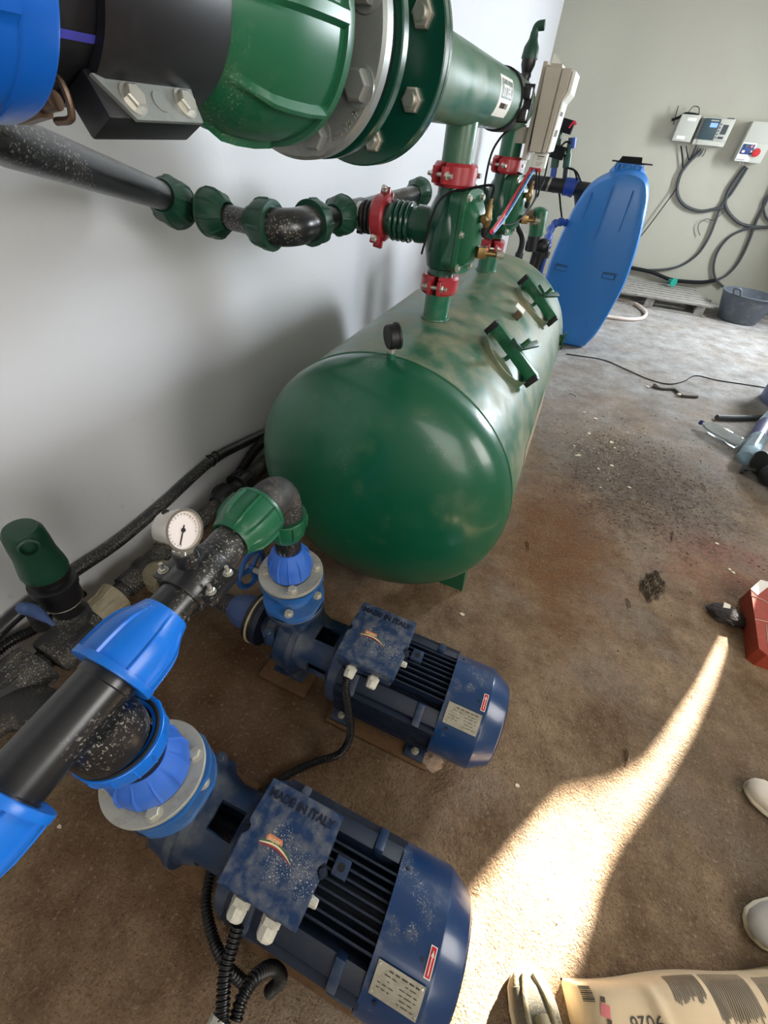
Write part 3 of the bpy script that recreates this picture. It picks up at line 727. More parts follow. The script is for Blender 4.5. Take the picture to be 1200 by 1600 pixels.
# black strap with clamp bolts near the far end of the manifold
t = thing('pipe_clamp', 'black pipe clamp with knob on the overhead manifold beside the grey box', 'clamp', (MX, 2.02, MZ - 0.09))
b = MB(); b.lathe((MX, 1.93, MZ), Y, [(0, 0.074), (0, 0.079), (0.10, 0.079), (0.10, 0.074)], 48, cap=False); b.build('band', 'black_clean', t)
b = MB()
for zz in (0.022, -0.03): b.box((MX + 0.083, 1.965, MZ + zz), (0.03, 0.035, 0.03), None, 0.006)
b.bx(MX + 0.06, MX + 0.1, 1.985, 1.992, MZ - 0.05, MZ + 0.045); b.build('jaw', 'black_plastic', t)
b = MB(); b.cyl((MX + 0.07, 1.99, MZ - 0.006), (MX + 0.072, 2.07, MZ - 0.008), 0.014, seg=16); b.lathe((MX + 0.072, 2.07, MZ - 0.008), Y, [(0, 0.02), (0.012, 0.02)], 16); b.build('knob', 'rubber', t)

# air release valve on top of the manifold
t = thing('air_valve', 'dark green and black air release valve standing on the far end of the overhead pipe', 'valve', (-0.42, 2.33, 1.64))
b = MB(); b.lathe((-0.42, 2.33, 1.635), Z, [(0, 0.017), (0.022, 0.017), (0.022, 0.02), (0.03, 0.02), (0.035, 0.018), (0.055, 0.026), (0.075, 0.026)], 32); b.build('base', 'black_plastic', t)
b = MB(); b.lathe((-0.42, 2.33, 1.705), Z, [(0, 0.030), (0.004, 0.030), (0.03, 0.027), (0.042, 0.020), (0.050, 0.016), (0.068, 0.014), (0.072, 0.010)], 32); b.build('cap', 'green_plastic_dark', t)
b = MB(); b.tube([(-0.42, 2.33, 1.765), (-0.415, 2.33, 1.785), (-0.39, 2.33, 1.79)], 0.014, 16); b.build('spout', 'green_plastic_dark', t)
# ------------------------------------------------------------ side piping from the nearer valve
PXX, PZ = -0.78, 1.258
t = thing('pipe_tee', 'black tee with steel band between the red side coupling and the wall pipes', 'fitting', (PXX, 1.55, 1.22))
b = MB(); b.cyl((-0.675, 1.55, PZ), (-0.79, 1.55, PZ), 0.036, seg=40); b.cyl((PXX, 1.49, PZ), (PXX, 1.66, PZ), 0.038, seg=40); b.sphere((PXX, 1.55, PZ), 0.040); b.build('body', 'black_plastic', t)
b = MB()
for k in range(3): b.torus((-0.682 - 0.014 * k, 1.55, PZ), X, 0.041, 0.007, 40, 8)
b.build('ribbed_collar', 'rubber', t)
b = MB(); b.ring((-0.735, 1.55, PZ), X, 0.036, 0.041, 0.012); b.build('steel_band', 'steel', t)
b = MB(); b.lathe((-0.735, 1.56, PZ - 0.04), (0, -0.3, -1), [(0, 0.012), (0.012, 0.012)], 16); b.build('plug', 'rubber', t)
solo(MB().cyl((PXX, 1.66, PZ + 0.002), (PXX, 2.33, PZ + 0.012), 0.0315, seg=40), 'water_pipe', 'black_pipe', 'short black pipe with tape marks running behind the nearer green valve', 'pipe', (PXX, 1.9, PZ - 0.03))
def nutt(p, d, L, r0, r1, mt, label, group=None, ribs=8, cat='pipe nut', lip=0.03):
    b = MB(); b.nut(p, d, L, r0, r1, ribs, 0.07, lip, 128, wrib=0.14)
    return solo(b, 'compression_nut', mt, label, cat, Vector(p), group)
G = 'green nuts of the wall piping'
nutt((PXX, 2.20, PZ + 0.01), Y, 0.09, 0.036, 0.056, 'green_plastic_dark', 'small dark green nut farthest along the black wall pipe, behind the nearer green valve', G)
nutt((PXX, 1.445, PZ), Y, 0.075, 0.037, 0.055, 'green_plastic_dark', 'dark green nut next to the black tee with the steel band', G)
nutt((PXX, 1.385, PZ), -Y, 0.085, 0.037, 0.058, 'green_plastic_dark', 'dark green nut on the tank side of the black elbow', G)
nutt((-0.905, 1.18, PZ + 0.002), X, 0.082, 0.038, 0.060, 'green_plastic_dark', 'dark green nut on the wall side of the black elbow', G)
nutt((-0.975, 1.18, PZ + 0.006), -X, 0.075, 0.038, 0.060, 'green_plastic_dark', 'middle dark green nut between black elbow and sloping pipe', G)
nutt((-1.12, 1.085, PZ + 0.046), Vector((-0.31, 0.88, -0.36)), 0.095, 0.040, 0.060, 'green_plastic_dark', 'dark green nut at the lower end of the long sloping black pipe', G)
b = MB(); b.tube([(PXX, 1.33, PZ), (PXX, 1.27, PZ), (PXX + 0.0, 1.225, PZ), (PXX - 0.02, 1.19, PZ), (PXX - 0.06, 1.18, PZ), (PXX - 0.07, 1.18, PZ)], 0.046, 32, n=8)
solo(b, 'pipe_elbow', 'black_pipe', 'black elbow with worn marks between two dark green nuts against the wall', 'elbow', (PXX, 1.2, PZ))
solo(MB().cyl((PXX, 1.22, PZ), (PXX, 1.50, PZ), 0.031, seg=32), 'water_pipe', 'black_pipe', 'short black pipe between elbow and tee beside the nearer green valve', 'pipe', (PXX, 1.4, PZ))
solo(MB().cyl((-0.9, 1.18, PZ), (-1.10, 1.18, PZ + 0.01), 0.031, seg=32), 'water_pipe', 'black_pipe', 'short black pipe between two dark green nuts left of the elbow', 'pipe', (-1.0, 1.18, PZ))
solo(MB().tube([(-1.15, 1.18, PZ + 0.004), (-1.12, 1.085, PZ + 0.046), (-0.80, 0.512, 1.443), (-0.62, 0.16, 1.555)], 0.034, 40, False), 'water_pipe', 'black_pipe', 'long sloping black pipe coming down in front of the wall at upper left', 'pipe', (-0.9, 0.7, 1.38))

# ------------------------------------------------------------ pumps
AXZ = 0.165
def make_pump(ox, oy, label):
    t = thing('water_pump', label, 'pump', (ox, oy, 0), 'blue electric pumps')
    def W(x, y, z): return Vector((ox + x, oy + y, z))
    b = MB()
    b.lathe(W(-0.10, 0, AXZ), X, [(0, 0.062), (0.03, 0.066), (0.05, 0.090), (0.065, 0.112), (0.105, 0.118), (0.115, 0.118), (0.117, 0.124), (0.135, 0.124), (0.137, 0.112), (0.155, 0.104)], 64)
    b.lathe(W(0, 0, AXZ), Z, [(0, 0.06), (0.12, 0.058), (0.16, 0.052), (0.20, 0.052)], 48)
    b.lathe(W(-0.125, 0, AXZ), X, [(0, 0.045), (0.04, 0.05)], 40)
    b.build('pump_casing', 'pump_blue', t)
    b = MB(); b.ring(W(0, 0, 0.363), Z, 0.035, 0.0925, 0.020, 72, 0.002); b.build('outlet_flange', 'pump_blue', t)
    b = MB(); b.ring(W(-0.145, 0, AXZ), X, 0.035, 0.09, 0.020, 72, 0.002); b.build('inlet_flange', 'pump_dark', t)
    for (sx, sy, hh) in ((-0.055, -0.085, 0.27), (0.02, 0.10, 0.255)):
        b = MB(); b.cyl(W(sx, sy, 0.22), W(sx, sy, hh), 0.018, seg=20); b.bolt(W(sx, sy, hh), Z, 0.012, washer=False); b.build('drain_plug', 'pump_blue', t)
    for k in range(4):
        a = R(45 + 90 * k); b = MB(); b.bolt(W(-0.068, 0.105 * math.cos(a), AXZ + 0.105 * math.sin(a)), -X, 0.009); b.build('casing_bolt', 'pump_blue', t)
    b = MB(); b.bx(ox - 0.06, ox + 0.06, oy - 0.09, oy + 0.09, 0.02, 0.032); b.bx(ox - 0.02, ox + 0.02, oy - 0.05, oy + 0.05, 0.03, 0.07); b.build('foot', 'pump_blue', t)
    # lantern with openings
    b = MB(); seg = 72; xs = [0.055, 0.085, 0.155, 0.185]; ro = [0.104, 0.094, 0.096, 0.108]; ri = [0.09, 0.08, 0.082, 0.09]
    V = [[[b.b.verts.new(W(xs[j], r_ * math.cos(2 * PI * i / seg), AXZ + r_ * math.sin(2 * PI * i / seg))) for i in range(seg)] for j, r_ in enumerate(rr)] for rr in (ro, ri)]
    def openw(i, j): 
        a = (360 * (i + 0.5) / seg) % 90
        return j == 1 and (a > 68 or a < 22)
    for j in range(3):
        for i in range(seg):
            k = (i + 1) % seg
            if not openw(i, j):
                b.face((V[0][j][i], V[0][j][k], V[0][j + 1][k], V[0][j + 1][i])); b.face((V[1][j][i], V[1][j + 1][i], V[1][j + 1][k], V[1][j][k]))
                if openw((i - 1) % seg, j): b.face((V[0][j][i], V[0][j + 1][i], V[1][j + 1][i], V[1][j][i]))
                if openw((i + 1) % seg, j): b.face((V[0][j][k], V[1][j][k], V[1][j + 1][k], V[0][j + 1][k]))
            elif True:
                b.face((V[0][j][i], V[1][j][i], V[1][j][k], V[0][j][k])); b.face((V[0][j + 1][i], V[0][j + 1][k], V[1][j + 1][k], V[1][j + 1][i]))
    for i in range(seg):
        k = (i + 1) % seg
        for j in (0, 3): b.face((V[0][j][i], V[0][j][k], V[1][j][k], V[1][j][i]))
    b.build('lantern', 'pump_blue', t)
    b = MB(); b.cyl(W(0.05, 0, AXZ), W(0.2, 0, AXZ), 0.022, seg=24); b.build('shaft', 'pump_dark', t)
    # motor flange with rounded shoulder
    b = MB(); b.lathe(W(0.165, 0, AXZ), X, [(0, 0.10), (0.006, 0.118), (0.012, 0.138), (0.03, 0.144), (0.048, 0.142), (0.055, 0.128)], 72); b.build('motor_flange', 'pump_blue', t)
    # finned motor body
    b = MB(); b.lathe(W(0.21, 0, AXZ), X, [(0, 0.112), (0.33, 0.112)], 64)
    for k in range(-4, 5):
        yy = k * 0.0165; z0 = AXZ + 0.09; z1 = AXZ + 0.142 - abs(k) * 0.002
        b.bx(ox + 0.21, ox + 0.535, oy + yy - 0.0022, oy + yy + 0.0022, z0, z1); b.bx(ox + 0.21, ox + 0.535, oy + yy - 0.0022, oy + yy + 0.0022, 2 * AXZ - z1, 2 * AXZ - z0)
    for k in range(-5, 6):
        zz = AXZ + k * 0.0135
        for s_ in (-1, 1): b.bx(ox + 0.21, ox + 0.535, oy + s_ * 0.085, oy + s_ * 0.143, zz - 0.002, zz + 0.002)
    for s_ in (-1, 1):
        for q in (-1, 1):
            M = Matrix.Rotation(R(45) * s_ * q, 3, 'X')
            b.box(W(0.37, s_ * 0.098, AXZ + q * 0.083), (0.326, 0.050, 0.034), Matrix.Rotation(-R(38) * s_ * q, 3, 'X'), 0.006)
    b.build('finned_body', 'pump_dark', t)
    for (xx, s_) in ((0.475, 1), (0.475, -1), (0.26, 1), (0.265, -1)):
        b = MB(); b.box(W(xx, s_ * 0.112, AXZ + 0.088), (0.022, 0.068, 0.022), Matrix.Rotation(-R(42) * s_, 3, 'X'), 0.004); b.build('lug', 'pump_blue', t)
    b = MB(); b.bx(ox + 0.395, ox + 0.43, oy + 0.01, oy + 0.046, AXZ + 0.10, AXZ + 0.146, 0.003); lg = b.build('eye_boss', 'pump_blue', t)
    b = MB(); b.cyl(W(0.413, 0.028, AXZ + 0.145), W(0.413, 0.028, AXZ + 0.1475), 0.008, seg=20); b.build('threaded_hole', 'rubber', lg)
    # feet
    for xx in (0.235, 0.50):
        for s_ in (-1, 1):
            b = MB(); b.bx(ox + xx - 0.032, ox + xx + 0.032, oy + s_ * 0.085, oy + s_ * 0.155, 0.018, 0.032, 0.002); b.bx(ox + xx - 0.03, ox + xx + 0.03, oy + s_ * 0.07, oy + s_ * 0.10, 0.03, 0.10)
            ft = b.build('motor_foot', 'pump_blue', t); b = MB(); b.bolt(W(xx, s_ * 0.132, 0.032), Z, 0.010, stud=0.01); b.build('bolt', 'bolt_worn', ft)
    # fan cover
    b = MB(); rr = 0.152
    def sq(a, j):       # slightly squared round cover with faint flats
        return 1 + 0.015 * math.cos(4 * a)
    b.lathe(W(0.530, 0, AXZ), X, [(0, rr * 0.97), (0, rr), (0.118, rr), (0.122, rr * 0.992), (0.172, rr * 0.80), (0.176, rr * 0.76), (0.178, 0)], 96, cap=False, fn=sq)
    fc = b.build('fan_cover', 'pump_cover', t, sharp=14)
    b = MB()
    for k in range(5): b.ring(W(0.706, 0, AXZ), X, 0.018 + 0.02 * k, 0.024 + 0.02 * k, 0.004, 48)
    b.build('air_grille', 'pump_dark', fc)
    def cp(a, x, q=0.0): return W(x, -(rr + q) * math.sin(a), AXZ + (rr + q) * math.cos(a))
    def patch(name, a0, a1, x0, x1, q, mt, par):
        b = MB(); n = 10
        for k in range(n):
            A0, A1 = a0 + (a1 - a0) * k / n, a0 + (a1 - a0) * (k + 1) / n
            b.face([b.b.verts.new(v) for v in (cp(A0, x0, q), cp(A0, x1, q), cp(A1, x1, q), cp(A1, x0, q))])
        return b.build(name, mt, par)
    npl = patch('nameplate', R(24), R(46), 0.543, 0.640, 0.0035, 'nameplate', t)
    b = MB()
    for a in (R(26), R(44)):
        for x in (0.548, 0.635): b.lathe(cp(a, x, 0.003), cp(a, x, 1) - cp(a, x, 0), [(0, 0.0028), (0.0015, 0.002)], 10)
    b.build('rivets', 'steel', npl)
    b = MB()
    for i, a in enumerate((27, 30, 33, 36, 39, 42)):
        rd = random.Random(i); x = 0.552
        while x < 0.628:
            L = rd.uniform(0.004, 0.014)
            if rd.random() < 0.7: b.tube([cp(R(a), x, 0.0045), cp(R(a), min(x + L, 0.63), 0.0045)], 0.0006 if i else 0.0012, 4, False)
            x += L + 0.004
    b.build('stamped_print', 'print_dark', npl)
    rs = patch('arrow_sticker', R(2), R(20), 0.630, 0.643, 0.0035, 'sticker_white', t)
    patch('red_field', R(2.6), R(19.4), 0.6315, 0.6415, 0.0038, 'sticker_red', rs)
    b = MB(); b.tube([cp(R(6), 0.6365, 0.0045), cp(R(18), 0.6365, 0.0045)], 0.0009, 6, False); b.tube([cp(R(8), 0.634, 0.0045), cp(R(4.5), 0.6365, 0.0045), cp(R(8), 0.639, 0.0045)], 0.0009, 6, False); b.build('arrow', 'sticker_white', rs)
    for a, x in ((-36, 0.548), (12, 0.62), (52, 0.56)):
        b = MB(); b.lathe(cp(R(a), x), cp(R(a), x, 1) - cp(R(a), x, 0), [(0, 0.0045), (0.002, 0.004), (0.0022, 0)], 14, cap=False); b.build('cover_screw', 'pump_dark', t)
    # terminal box
    b = MB(); b.bx(ox + 0.20, ox + 0.372, oy - 0.092, oy + 0.098, 0.285, 0.335, 0.008); tb = b.build('terminal_box', 'pump_blue', t)
    def rounded(x0, x1, y0, y1, notch):
        pts = []
        pts += [(x0, y0), (x1, y0)]
        for i in range(9):
            a = R(-90 - 22.5 * i); pts.append((x1 + 0.004 + notch * math.cos(a) * 1.0, 0.002 + notch * math.sin(a)))
        pts += [(x1, y1), (x0, y1)]
        for i in range(9):
            a = R(90 - 22.5 * i); pts.append((x0 - 0.004 + notch * math.cos(a), 0.002 + notch * math.sin(a)))
        return pts
    b = MB(); b.prism(rounded(0.195, 0.378, -0.098, 0.104, 0.014), W(0, 0, 0.335), X, Y, Z * 0.022)
    es = [e for e in b.b.edges if all(abs(v.co.z - 0.357) < 1e-4 for v in e.verts)]
    bmesh.ops.bevel(b.b, geom=es, offset=0.0025, segments=2, affect='EDGES')
    lid = b.build('lid', 'pump_lid', tb)
    for x in (0.194, 0.379):
        b = MB(); b.lathe(W(x, 0.002, 0.330), Z, [(0, 0.0125), (0.008, 0.0125)], 20); b.lathe(W(x, 0.002, 0.338), Z, [(0, 0.008), (0.004, 0.006)], 12); b.build('lid_screw', 'pump_dark', tb)
    letters('raised_letters', 'MADE IN ITALY', 0.0235, W(0.286, 0.078, 0.3572), X, Y, 'letter_dark', tb, 0.0012, bold=0.0009)
    # worn maker badge: small orange field above a cream, green and red swoosh
    M0 = W(0.268, -0.005, 0.3574)
    b = MB(); b.prism([(-0.022, 0.004), (0.014, 0.004), (0.016, 0.010), (0.012, 0.017), (-0.02, 0.017), (-0.024, 0.011)], M0, X, Y, Z * 0.0006); bd = b.build('badge', 'badge_orange', tb)
    letters('badge_word', 'super', 0.013, M0 + Vector((-0.004, 0.0105, 0.0008)), X, Y, 'badge_cream', tb, 0.0002)
    def swoosh(o, wd, mt, nm):
        b = MB(); n = 14; A = []; B = []
        for i in range(n + 1):
            f = i / n; x = -0.034 + 0.082 * f; y = 0.001 - 0.010 * math.sin(f * 2.2) * 0 - 0.012 * f + 0.012 * math.sin(PI * f * 0.9) + o
            h = wd * math.sin(PI * min(1, f + 0.04)) + 0.0004
            A.append(b.b.verts.new(M0 + Vector((x, y + h, 0.0007)))); B.append(b.b.verts.new(M0 + Vector((x, y - h, 0.0007))))
        for i in range(n): b.face((A[i], A[i + 1], B[i + 1], B[i]))
        b.build(nm, mt, tb)
    swoosh(-0.004, 0.0016, 'badge_cream', 'badge_swoosh'); swoosh(-0.0075, 0.0017, 'badge_red', 'badge_swoosh'); swoosh(-0.0005, 0.0012, 'badge_green', 'badge_swoosh')
    return t, W
P1x, P1y = -0.490, 0.635
P2x, P2y = -0.472, 0.096
BASE_T = MB(); BASE_T.bx(P1x - 0.10, P1x + 0.09, P1y - 0.13, P1y + 0.13, 0.0, 0.02, 0.003)
solo(BASE_T, 'base_plate', 'rusty', 'rusty flat plate under the casing of the pump next to the tank', 'plate', (P1x, P1y, 0))
solo(MB().bx(P1x + 0.19, P1x + 0.55, P1y - 0.165, P1y + 0.165, 0.0, 0.018, 0.003), 'base_plate', 'rusty', 'brown plate under the motor of the pump next to the tank', 'plate', (P1x + .37, P1y, 0))
solo(MB().bx(P2x - 0.10, P2x + 0.09, P2y - 0.13, P2y + 0.13, 0.0, 0.02, 0.003), 'base_plate', 'rusty', 'flat rusty plate under the casing of the pump at the bottom of the picture', 'plate', (P2x, P2y, 0))
solo(MB().bx(P2x + 0.19, P2x + 0.55, P2y - 0.165, P2y + 0.165, 0.0, 0.018, 0.003), 'base_plate', 'rusty', 'brown plate under the motor of the pump at the bottom of the picture', 'plate', (P2x + .37, P2y, 0))
pump, W1 = make_pump(P1x, P1y, 'blue electric pump with finned motor lying beside the domed end of the tank')
pump2 = copy_tree(pump); pump2.location = (P2x, P2y, 0)
pump2['label'] = 'blue electric pump nearest the viewer at the bottom, speckled with white drops'
# cable glands
def gland(p, d, r, label, group='cable glands'):
    t = thing('cable_gland', label, 'cable gland', p, group); p = Vector(p)
    b = MB(); b.lathe(p, d, [(0, r * 0.8), (r * 0.35, r * 0.8)], 24); b.lathe(p + Vector(d).normalized() * r * 0.3, d, [(0, r * 1.12), (r * 0.7, r * 1.12)], 6); b.build('body', 'gland', t)
    b = MB(); b.lathe(p + Vector(d).normalized() * r * 1.0, d, [(0, r * 1.0), (r * 0.2, r * 1.06), (r * 1.1, r * 1.0), (r * 1.35, r * 0.78), (r * 1.36, r * 0.5), (r * 1.0, r * 0.45)], 8, cap=False); b.build('cap', 'gland', t)
    b = MB(); b.lathe(p + Vector(d).normalized() * r * 2.1, d, [(0, r * 0.5), (r * 0.1, r * 0.5)], 16); b.build('bore', 'rubber', t)
gd = Vector((0, -1, -0.28)).normalized()
gland((P1x + 0.250, P1y - 0.090, 0.315), gd, 0.0155, 'grey gland holding the corrugated conduit on the farther pump')
gland((P1x + 0.322, P1y - 0.090, 0.315), gd, 0.0155, 'empty grey gland on the farther pump beside the one with conduit')
gland((P1x + 0.374, P1y - 0.022, 0.318), X, 0.009, 'small pale gland on the fin side of the farther pump box')
gland((P2x + 0.250, P2y - 0.090, 0.315), gd, 0.0185, 'large stained gland on the nearer pump, the one towards the suction side')
gland((P2x + 0.322, P2y - 0.090, 0.315), gd, 0.0185, 'large stained gland on the nearer pump, the one towards the fan cover')
gland((P2x + 0.374, P2y - 0.045, 0.318), X, 0.009, 'small pale gland on the fin side of the nearer pump box')
# corrugated conduits
p0 = Vector((P1x + 0.250, P1y - 0.090, 0.315)) + gd * 0.034
solo(MB().tube([p0, p0 + Vector((0.004, -0.022, -0.03)), at(545, 1110, z=0.20), at(547, 1150, z=0.11), at(530, 1178, z=0.05), at(495, 1190, z=0.02), at(455, 1208, z=0.014), at(415, 1235, z=0.014), at(370, 1285, z=0.014)], 0.0105, 14, corr=0.0013, pitch=0.0075),
     'cable_conduit', 'corrugated', 'black corrugated conduit from the farther pump curving down to the floor', 'conduit', (P1x + .25, P1y - .13, 0.02), 'corrugated conduits')
solo(MB().tube([at(330, 1360, z=0.06), at(322, 1410, z=0.06), at(333, 1465, z=0.07), at(355, 1510, z=0.08), at(390, 1545, z=0.04)], 0.012, 14, corr=0.0014, pitch=0.008),
     'cable_conduit', 'corrugated', 'black corrugated conduit leaving from under the near pump casing', 'conduit', (-0.3, -0.08, 0.0), 'corrugated conduits')
solo(MB().tube([at(372, 1445, z=0.27), at(362, 1480, z=0.26), at(352, 1520, z=0.25), at(348, 1580, z=0.24), at(348, 1610, z=0.24)], 0.0125, 14, corr=0.0015, pitch=0.008),
     'cable_conduit', 'corrugated', 'straight black corrugated conduit under the gland of the nearer pump', 'conduit', (-0.2, -0.1, 0.1), 'corrugated conduits')
solo(MB().tube([at(368, 1595, z=0.22), at(378, 1560, z=0.22), at(400, 1525, z=0.20), at(425, 1512, z=0.14), at(440, 1528, z=0.08), at(420, 1550, z=0.03)], 0.0125, 14, corr=0.0015, pitch=0.008),
     'cable_conduit', 'corrugated', 'looped black corrugated conduit with light edges at the bottom of the picture', 'conduit', (-0.2, -0.1, 0.1), 'corrugated conduits')
b = MB(); q = at(350, 1600, z=0.225); b.lathe(q - Y * 0.03, Y, [(0, 0.03), (0.034, 0.03)], 8); solo(b, 'conduit_collar', 'gland', 'grey collar gathering the corrugated conduits at the bottom edge', 'collar', q)

# ------------------------------------------------------------ discharge column of each pump
def flange_valve(x, y, z0, z1, r, label, mt='blue_valve', wheel=False, hexish=True):
    t = thing('flanged_valve', label, 'valve', (x, y, z0), 'blue flanged valves')
    def poly(rad):
        pts = []
        for k in range(4):
            a = R(45 + 90 * k)
            for da in (-24, -12, 0, 12, 24): pts.append((rad * math.cos(a + R(da)), rad * math.sin(a + R(da))))
        return pts
    b = MB(); b.prism(poly(r), (x, y, z0), X, Y, Z * 0.020); b.lathe((x, y, z0 + 0.01), Z, [(0, r * 0.62), (0.03, r * 0.55), ((z1 - z0) - 0.04, r * 0.55), ((z1 - z0) - 0.012, r * 0.62)], 48)
    b.prism(poly(r * 1.01), (x, y, z1 - 0.018), X, Y, Z * 0.018); b.build('valve_body', mt, t)
    for k in range(4):
        a = R(20 + 90 * k); p = Vector((x + r * 0.78 * math.cos(a), y + r * 0.78 * math.sin(a), z0 + 0.020))
        b = MB(); b.bolt(p, Z, 0.0115, 0.010, washer=True); b.cyl(p - Z * 0.062, p, 0.0055, seg=12); b.build('bolt', 'bolt_worn', t)
        p = Vector((x + r * 0.8 * math.cos(a + 0.4), y + r * 0.8 * math.sin(a + 0.4), z1 - 0.018)); b = MB(); b.bolt(p, -Z, 0.008, 0.008, washer=False); b.build('nut', 'bolt_worn', t)
    return t
D1, D2 = (P1x, P1y), (P2x, P2y)
solo(MB().ring((P1x, P1y, 0.3835), Z, 0.04, 0.09, 0.004), 'gasket', 'rubber', 'thin dark gasket under the blue valve of the farther pump', 'gasket', (P1x, P1y, 0.3835))
v1 = flange_valve(P1x, P1y, 0.388, 0.505, 0.0935, 'blue gate valve with bolted flanges on top of the farther pump')
zc = 0.448
b = MB(); b.cyl((P1x - 0.05, P1y, zc), (P1x - 0.105, P1y, zc), 0.034, 0.026, seg=28); b.lathe((P1x - 0.075, P1y, zc), X, [(0, 0.05), (0.01, 0.05)], 8); b.build('bonnet', 'blue_valve', v1)
b = MB(); b.cyl((P1x - 0.10, P1y, zc), (P1x - 0.165, P1y, zc), 0.009, seg=14); b.build('stem', 'steel_plate', v1)
b = MB(); hw = Vector((P1x - 0.15, P1y + 0.0, zc)); b.torus(hw, X, 0.060, 0.0085, 56, 10)
for k in range(3):
    a = R(35 + 120 * k); b.tube([hw, hw + Vector((0, math.cos(a), math.sin(a))) * 0.054], 0.008, 8, False)
b.lathe(hw - X * 0.01, X, [(0, 0.014), (0.02, 0.014)], 16); b.build('handwheel', 'blue_wheel', v1)
def steel_adaptor(x, y, z, r, rn0, rn1, hn, label, bolts, holes, mt='blue_nut_pale', a0=-60):
    t = thing('flange_adaptor', label, 'pipe fitting', (x, y, z), 'steel flanges with blue nuts')
    b = MB(); b.ring((x, y, z - 0.004), Z, 0.045, r * 0.97, 0.005, 72); b.build('gasket', 'rubber', t)
    b = MB(); b.ring((x, y, z + 0.001), Z, rn1 * 0.9, r, 0.012, 96, 0.001); b.build('steel_flange', 'steel_plate', t)
    for k in range(bolts):
        a = R(a0 + 360 / bolts * k); b = MB(); b.bolt((x + r * 0.79 * math.cos(a), y + r * 0.79 * math.sin(a), z + 0.013), Z, 0.0130, 0.010); b.build('bolt', 'bolt_worn', t)
    b = MB(); b.lathe((x, y, z + 0.013), Z, [(0, rn1 * 0.98), (0.008, rn1 * 0.98)], 48); b.build('collar', 'rubber', t)
    b = MB(); b.nut((x, y, z + 0.018 + hn), -Z, hn, rn0, rn1, 12, 0.06, 0.0, 144, wrib=0.10, inner=rn0 * 0.7); b.build('nut', mt, t)
    return t
steel_adaptor(P1x, P1y, 0.510, 0.0925, 0.040, 0.060, 0.095, 'round steel flange with tapering blue nut on the farther pump column', 4, 0, a0=-55)
solo(MB().cyl((P1x, P1y, 0.57), (P1x, P1y, 0.735), 0.0345, seg=40), 'pipe_stub', 'black_pipe', 'short upright black pipe between the blue nut and the green elbow nut', 'pipe', (P1x, P1y, 0.6))
# elbow with green nuts
EZ = 0.835
t = thing('pipe_elbow', 'worn black elbow with two green nuts joining farther pump column and long black pipe', 'elbow', (P1x, P1y, 0.66))
b = MB(); b.tube([(P1x, P1y, 0.735), (P1x, P1y, 0.765), (P1x, P1y - 0.004, 0.80), (P1x, P1y - 0.022, 0.828), (P1x, P1y - 0.06, EZ), (P1x, P1y - 0.085, EZ)], 0.0465, 40, n=8); b.build('body', 'black_dusty', t)
b = MB(); b.nut((P1x, P1y, 0.675), Z, 0.075, 0.043, 0.055, 10, 0.085, 0.03, 120, wrib=0.1); b.build('nut', 'green_plastic', t)
b = MB(); b.nut((P1x, 0.445, 0.833), Vector((0, 1, 0.01)), 0.105, 0.046, 0.063, 10, 0.085, 0.02, 120, wrib=0.1); b.build('nut', 'green_plastic', t)
def pz(y): return 0.790 + (y + 0.05) * 0.085     # the long pipe climbs slightly towards the elbow
slope = Vector((0, 1, 0.085)).normalized()
solo(MB().cyl((P1x, 0.13, pz(0.13)), (P1x, 0.56, pz(0.56) - 0.003), 0.0395, seg=56), 'water_pipe', 'black_pipe', 'long shiny black pipe with white splashes carrying the steel pressure gauge', 'pipe', (P1x, 0.3, 0.78))
# saddle with gauge
t = thing('saddle_clamp', 'black saddle clamp with two bolts under the steel pressure gauge', 'clamp', (P1x, 0.345, 0.77))
SC = Vector((P1x, 0.345, pz(0.345)))
b = MB(); b.lathe(SC - slope * 0.047, slope, [(0, 0.040), (0, 0.0455), (0.003, 0.047), (0.091, 0.047), (0.094, 0.0455), (0.094, 0.040)], 56, cap=False); b.cyl(SC + Z * 0.03 - X * 0.008, SC + Vector((-0.012, 0.002, 0.072)), 0.024, 0.0235, seg=36)
b.build('saddle', 'black_pipe', t)
for s_ in (1, -1):
    b = MB(); b.box(SC + Vector((s_ * 0.052, 0, 0.012)), (0.034, 0.082, 0.010), Matrix.Rotation(R(12) * s_, 3, 'Y'), 0.003); b.box(SC + Vector((s_ * 0.050, 0, -0.004)), (0.030, 0.080, 0.020), None, 0.004); b.build('ear', 'black_pipe', t)
    for yy in (-0.024, 0.024):
        b = MB(); b.bolt(SC + Vector((s_ * 0.056, yy, 0.017)), Z, 0.0078, 0.007, stud=0.012); b.build('bolt', 'bolt_zinc', t)
gb = SC + Vector((-0.012, 0.002, 0.072))
g, c, pt = gauge('pressure_gauge', 'round steel pressure gauge with pinkish dial mounted on the black pipe', gb, 0.018, (0.945, 0.03, 0.32), 0.036, 0.044, 'chrome', nd=R(229))
b = MB(); b.lathe(gb, Z, [(0, 0.020), (0.010, 0.020)], 6); b.cyl(gb + Z * 0.009, c - Z * 0.025, 0.009, seg=20); b.build('stem', 'bolt_zinc', g)
b = MB()
for k in range(9):
    rd = random.Random(k); a = R(360 * k / 9); q = gb + Vector((0.013 * math.cos(a), 0.013 * math.sin(a), 0.012))
    b.tube([q, q + Vector((rd.uniform(-.006, .01), rd.uniform(-.006, .006), rd.uniform(0.002, .01))), q + Vector((rd.uniform(0, .012), rd.uniform(-.008, .008), rd.uniform(-.006, .004)))], 0.0018, 5)
b.build('sealing_tape', 'tape_white', g)
b = MB(); b.lathe(c + Vector((-0.01, 0.004, 0.033)) - Vector((0.945, 0.03, 0.32)) * 0.008, Z, [(-0.002, 0.0065), (0.0015, 0.006)], 16); b.build('vent_plug', 'rubber', g)
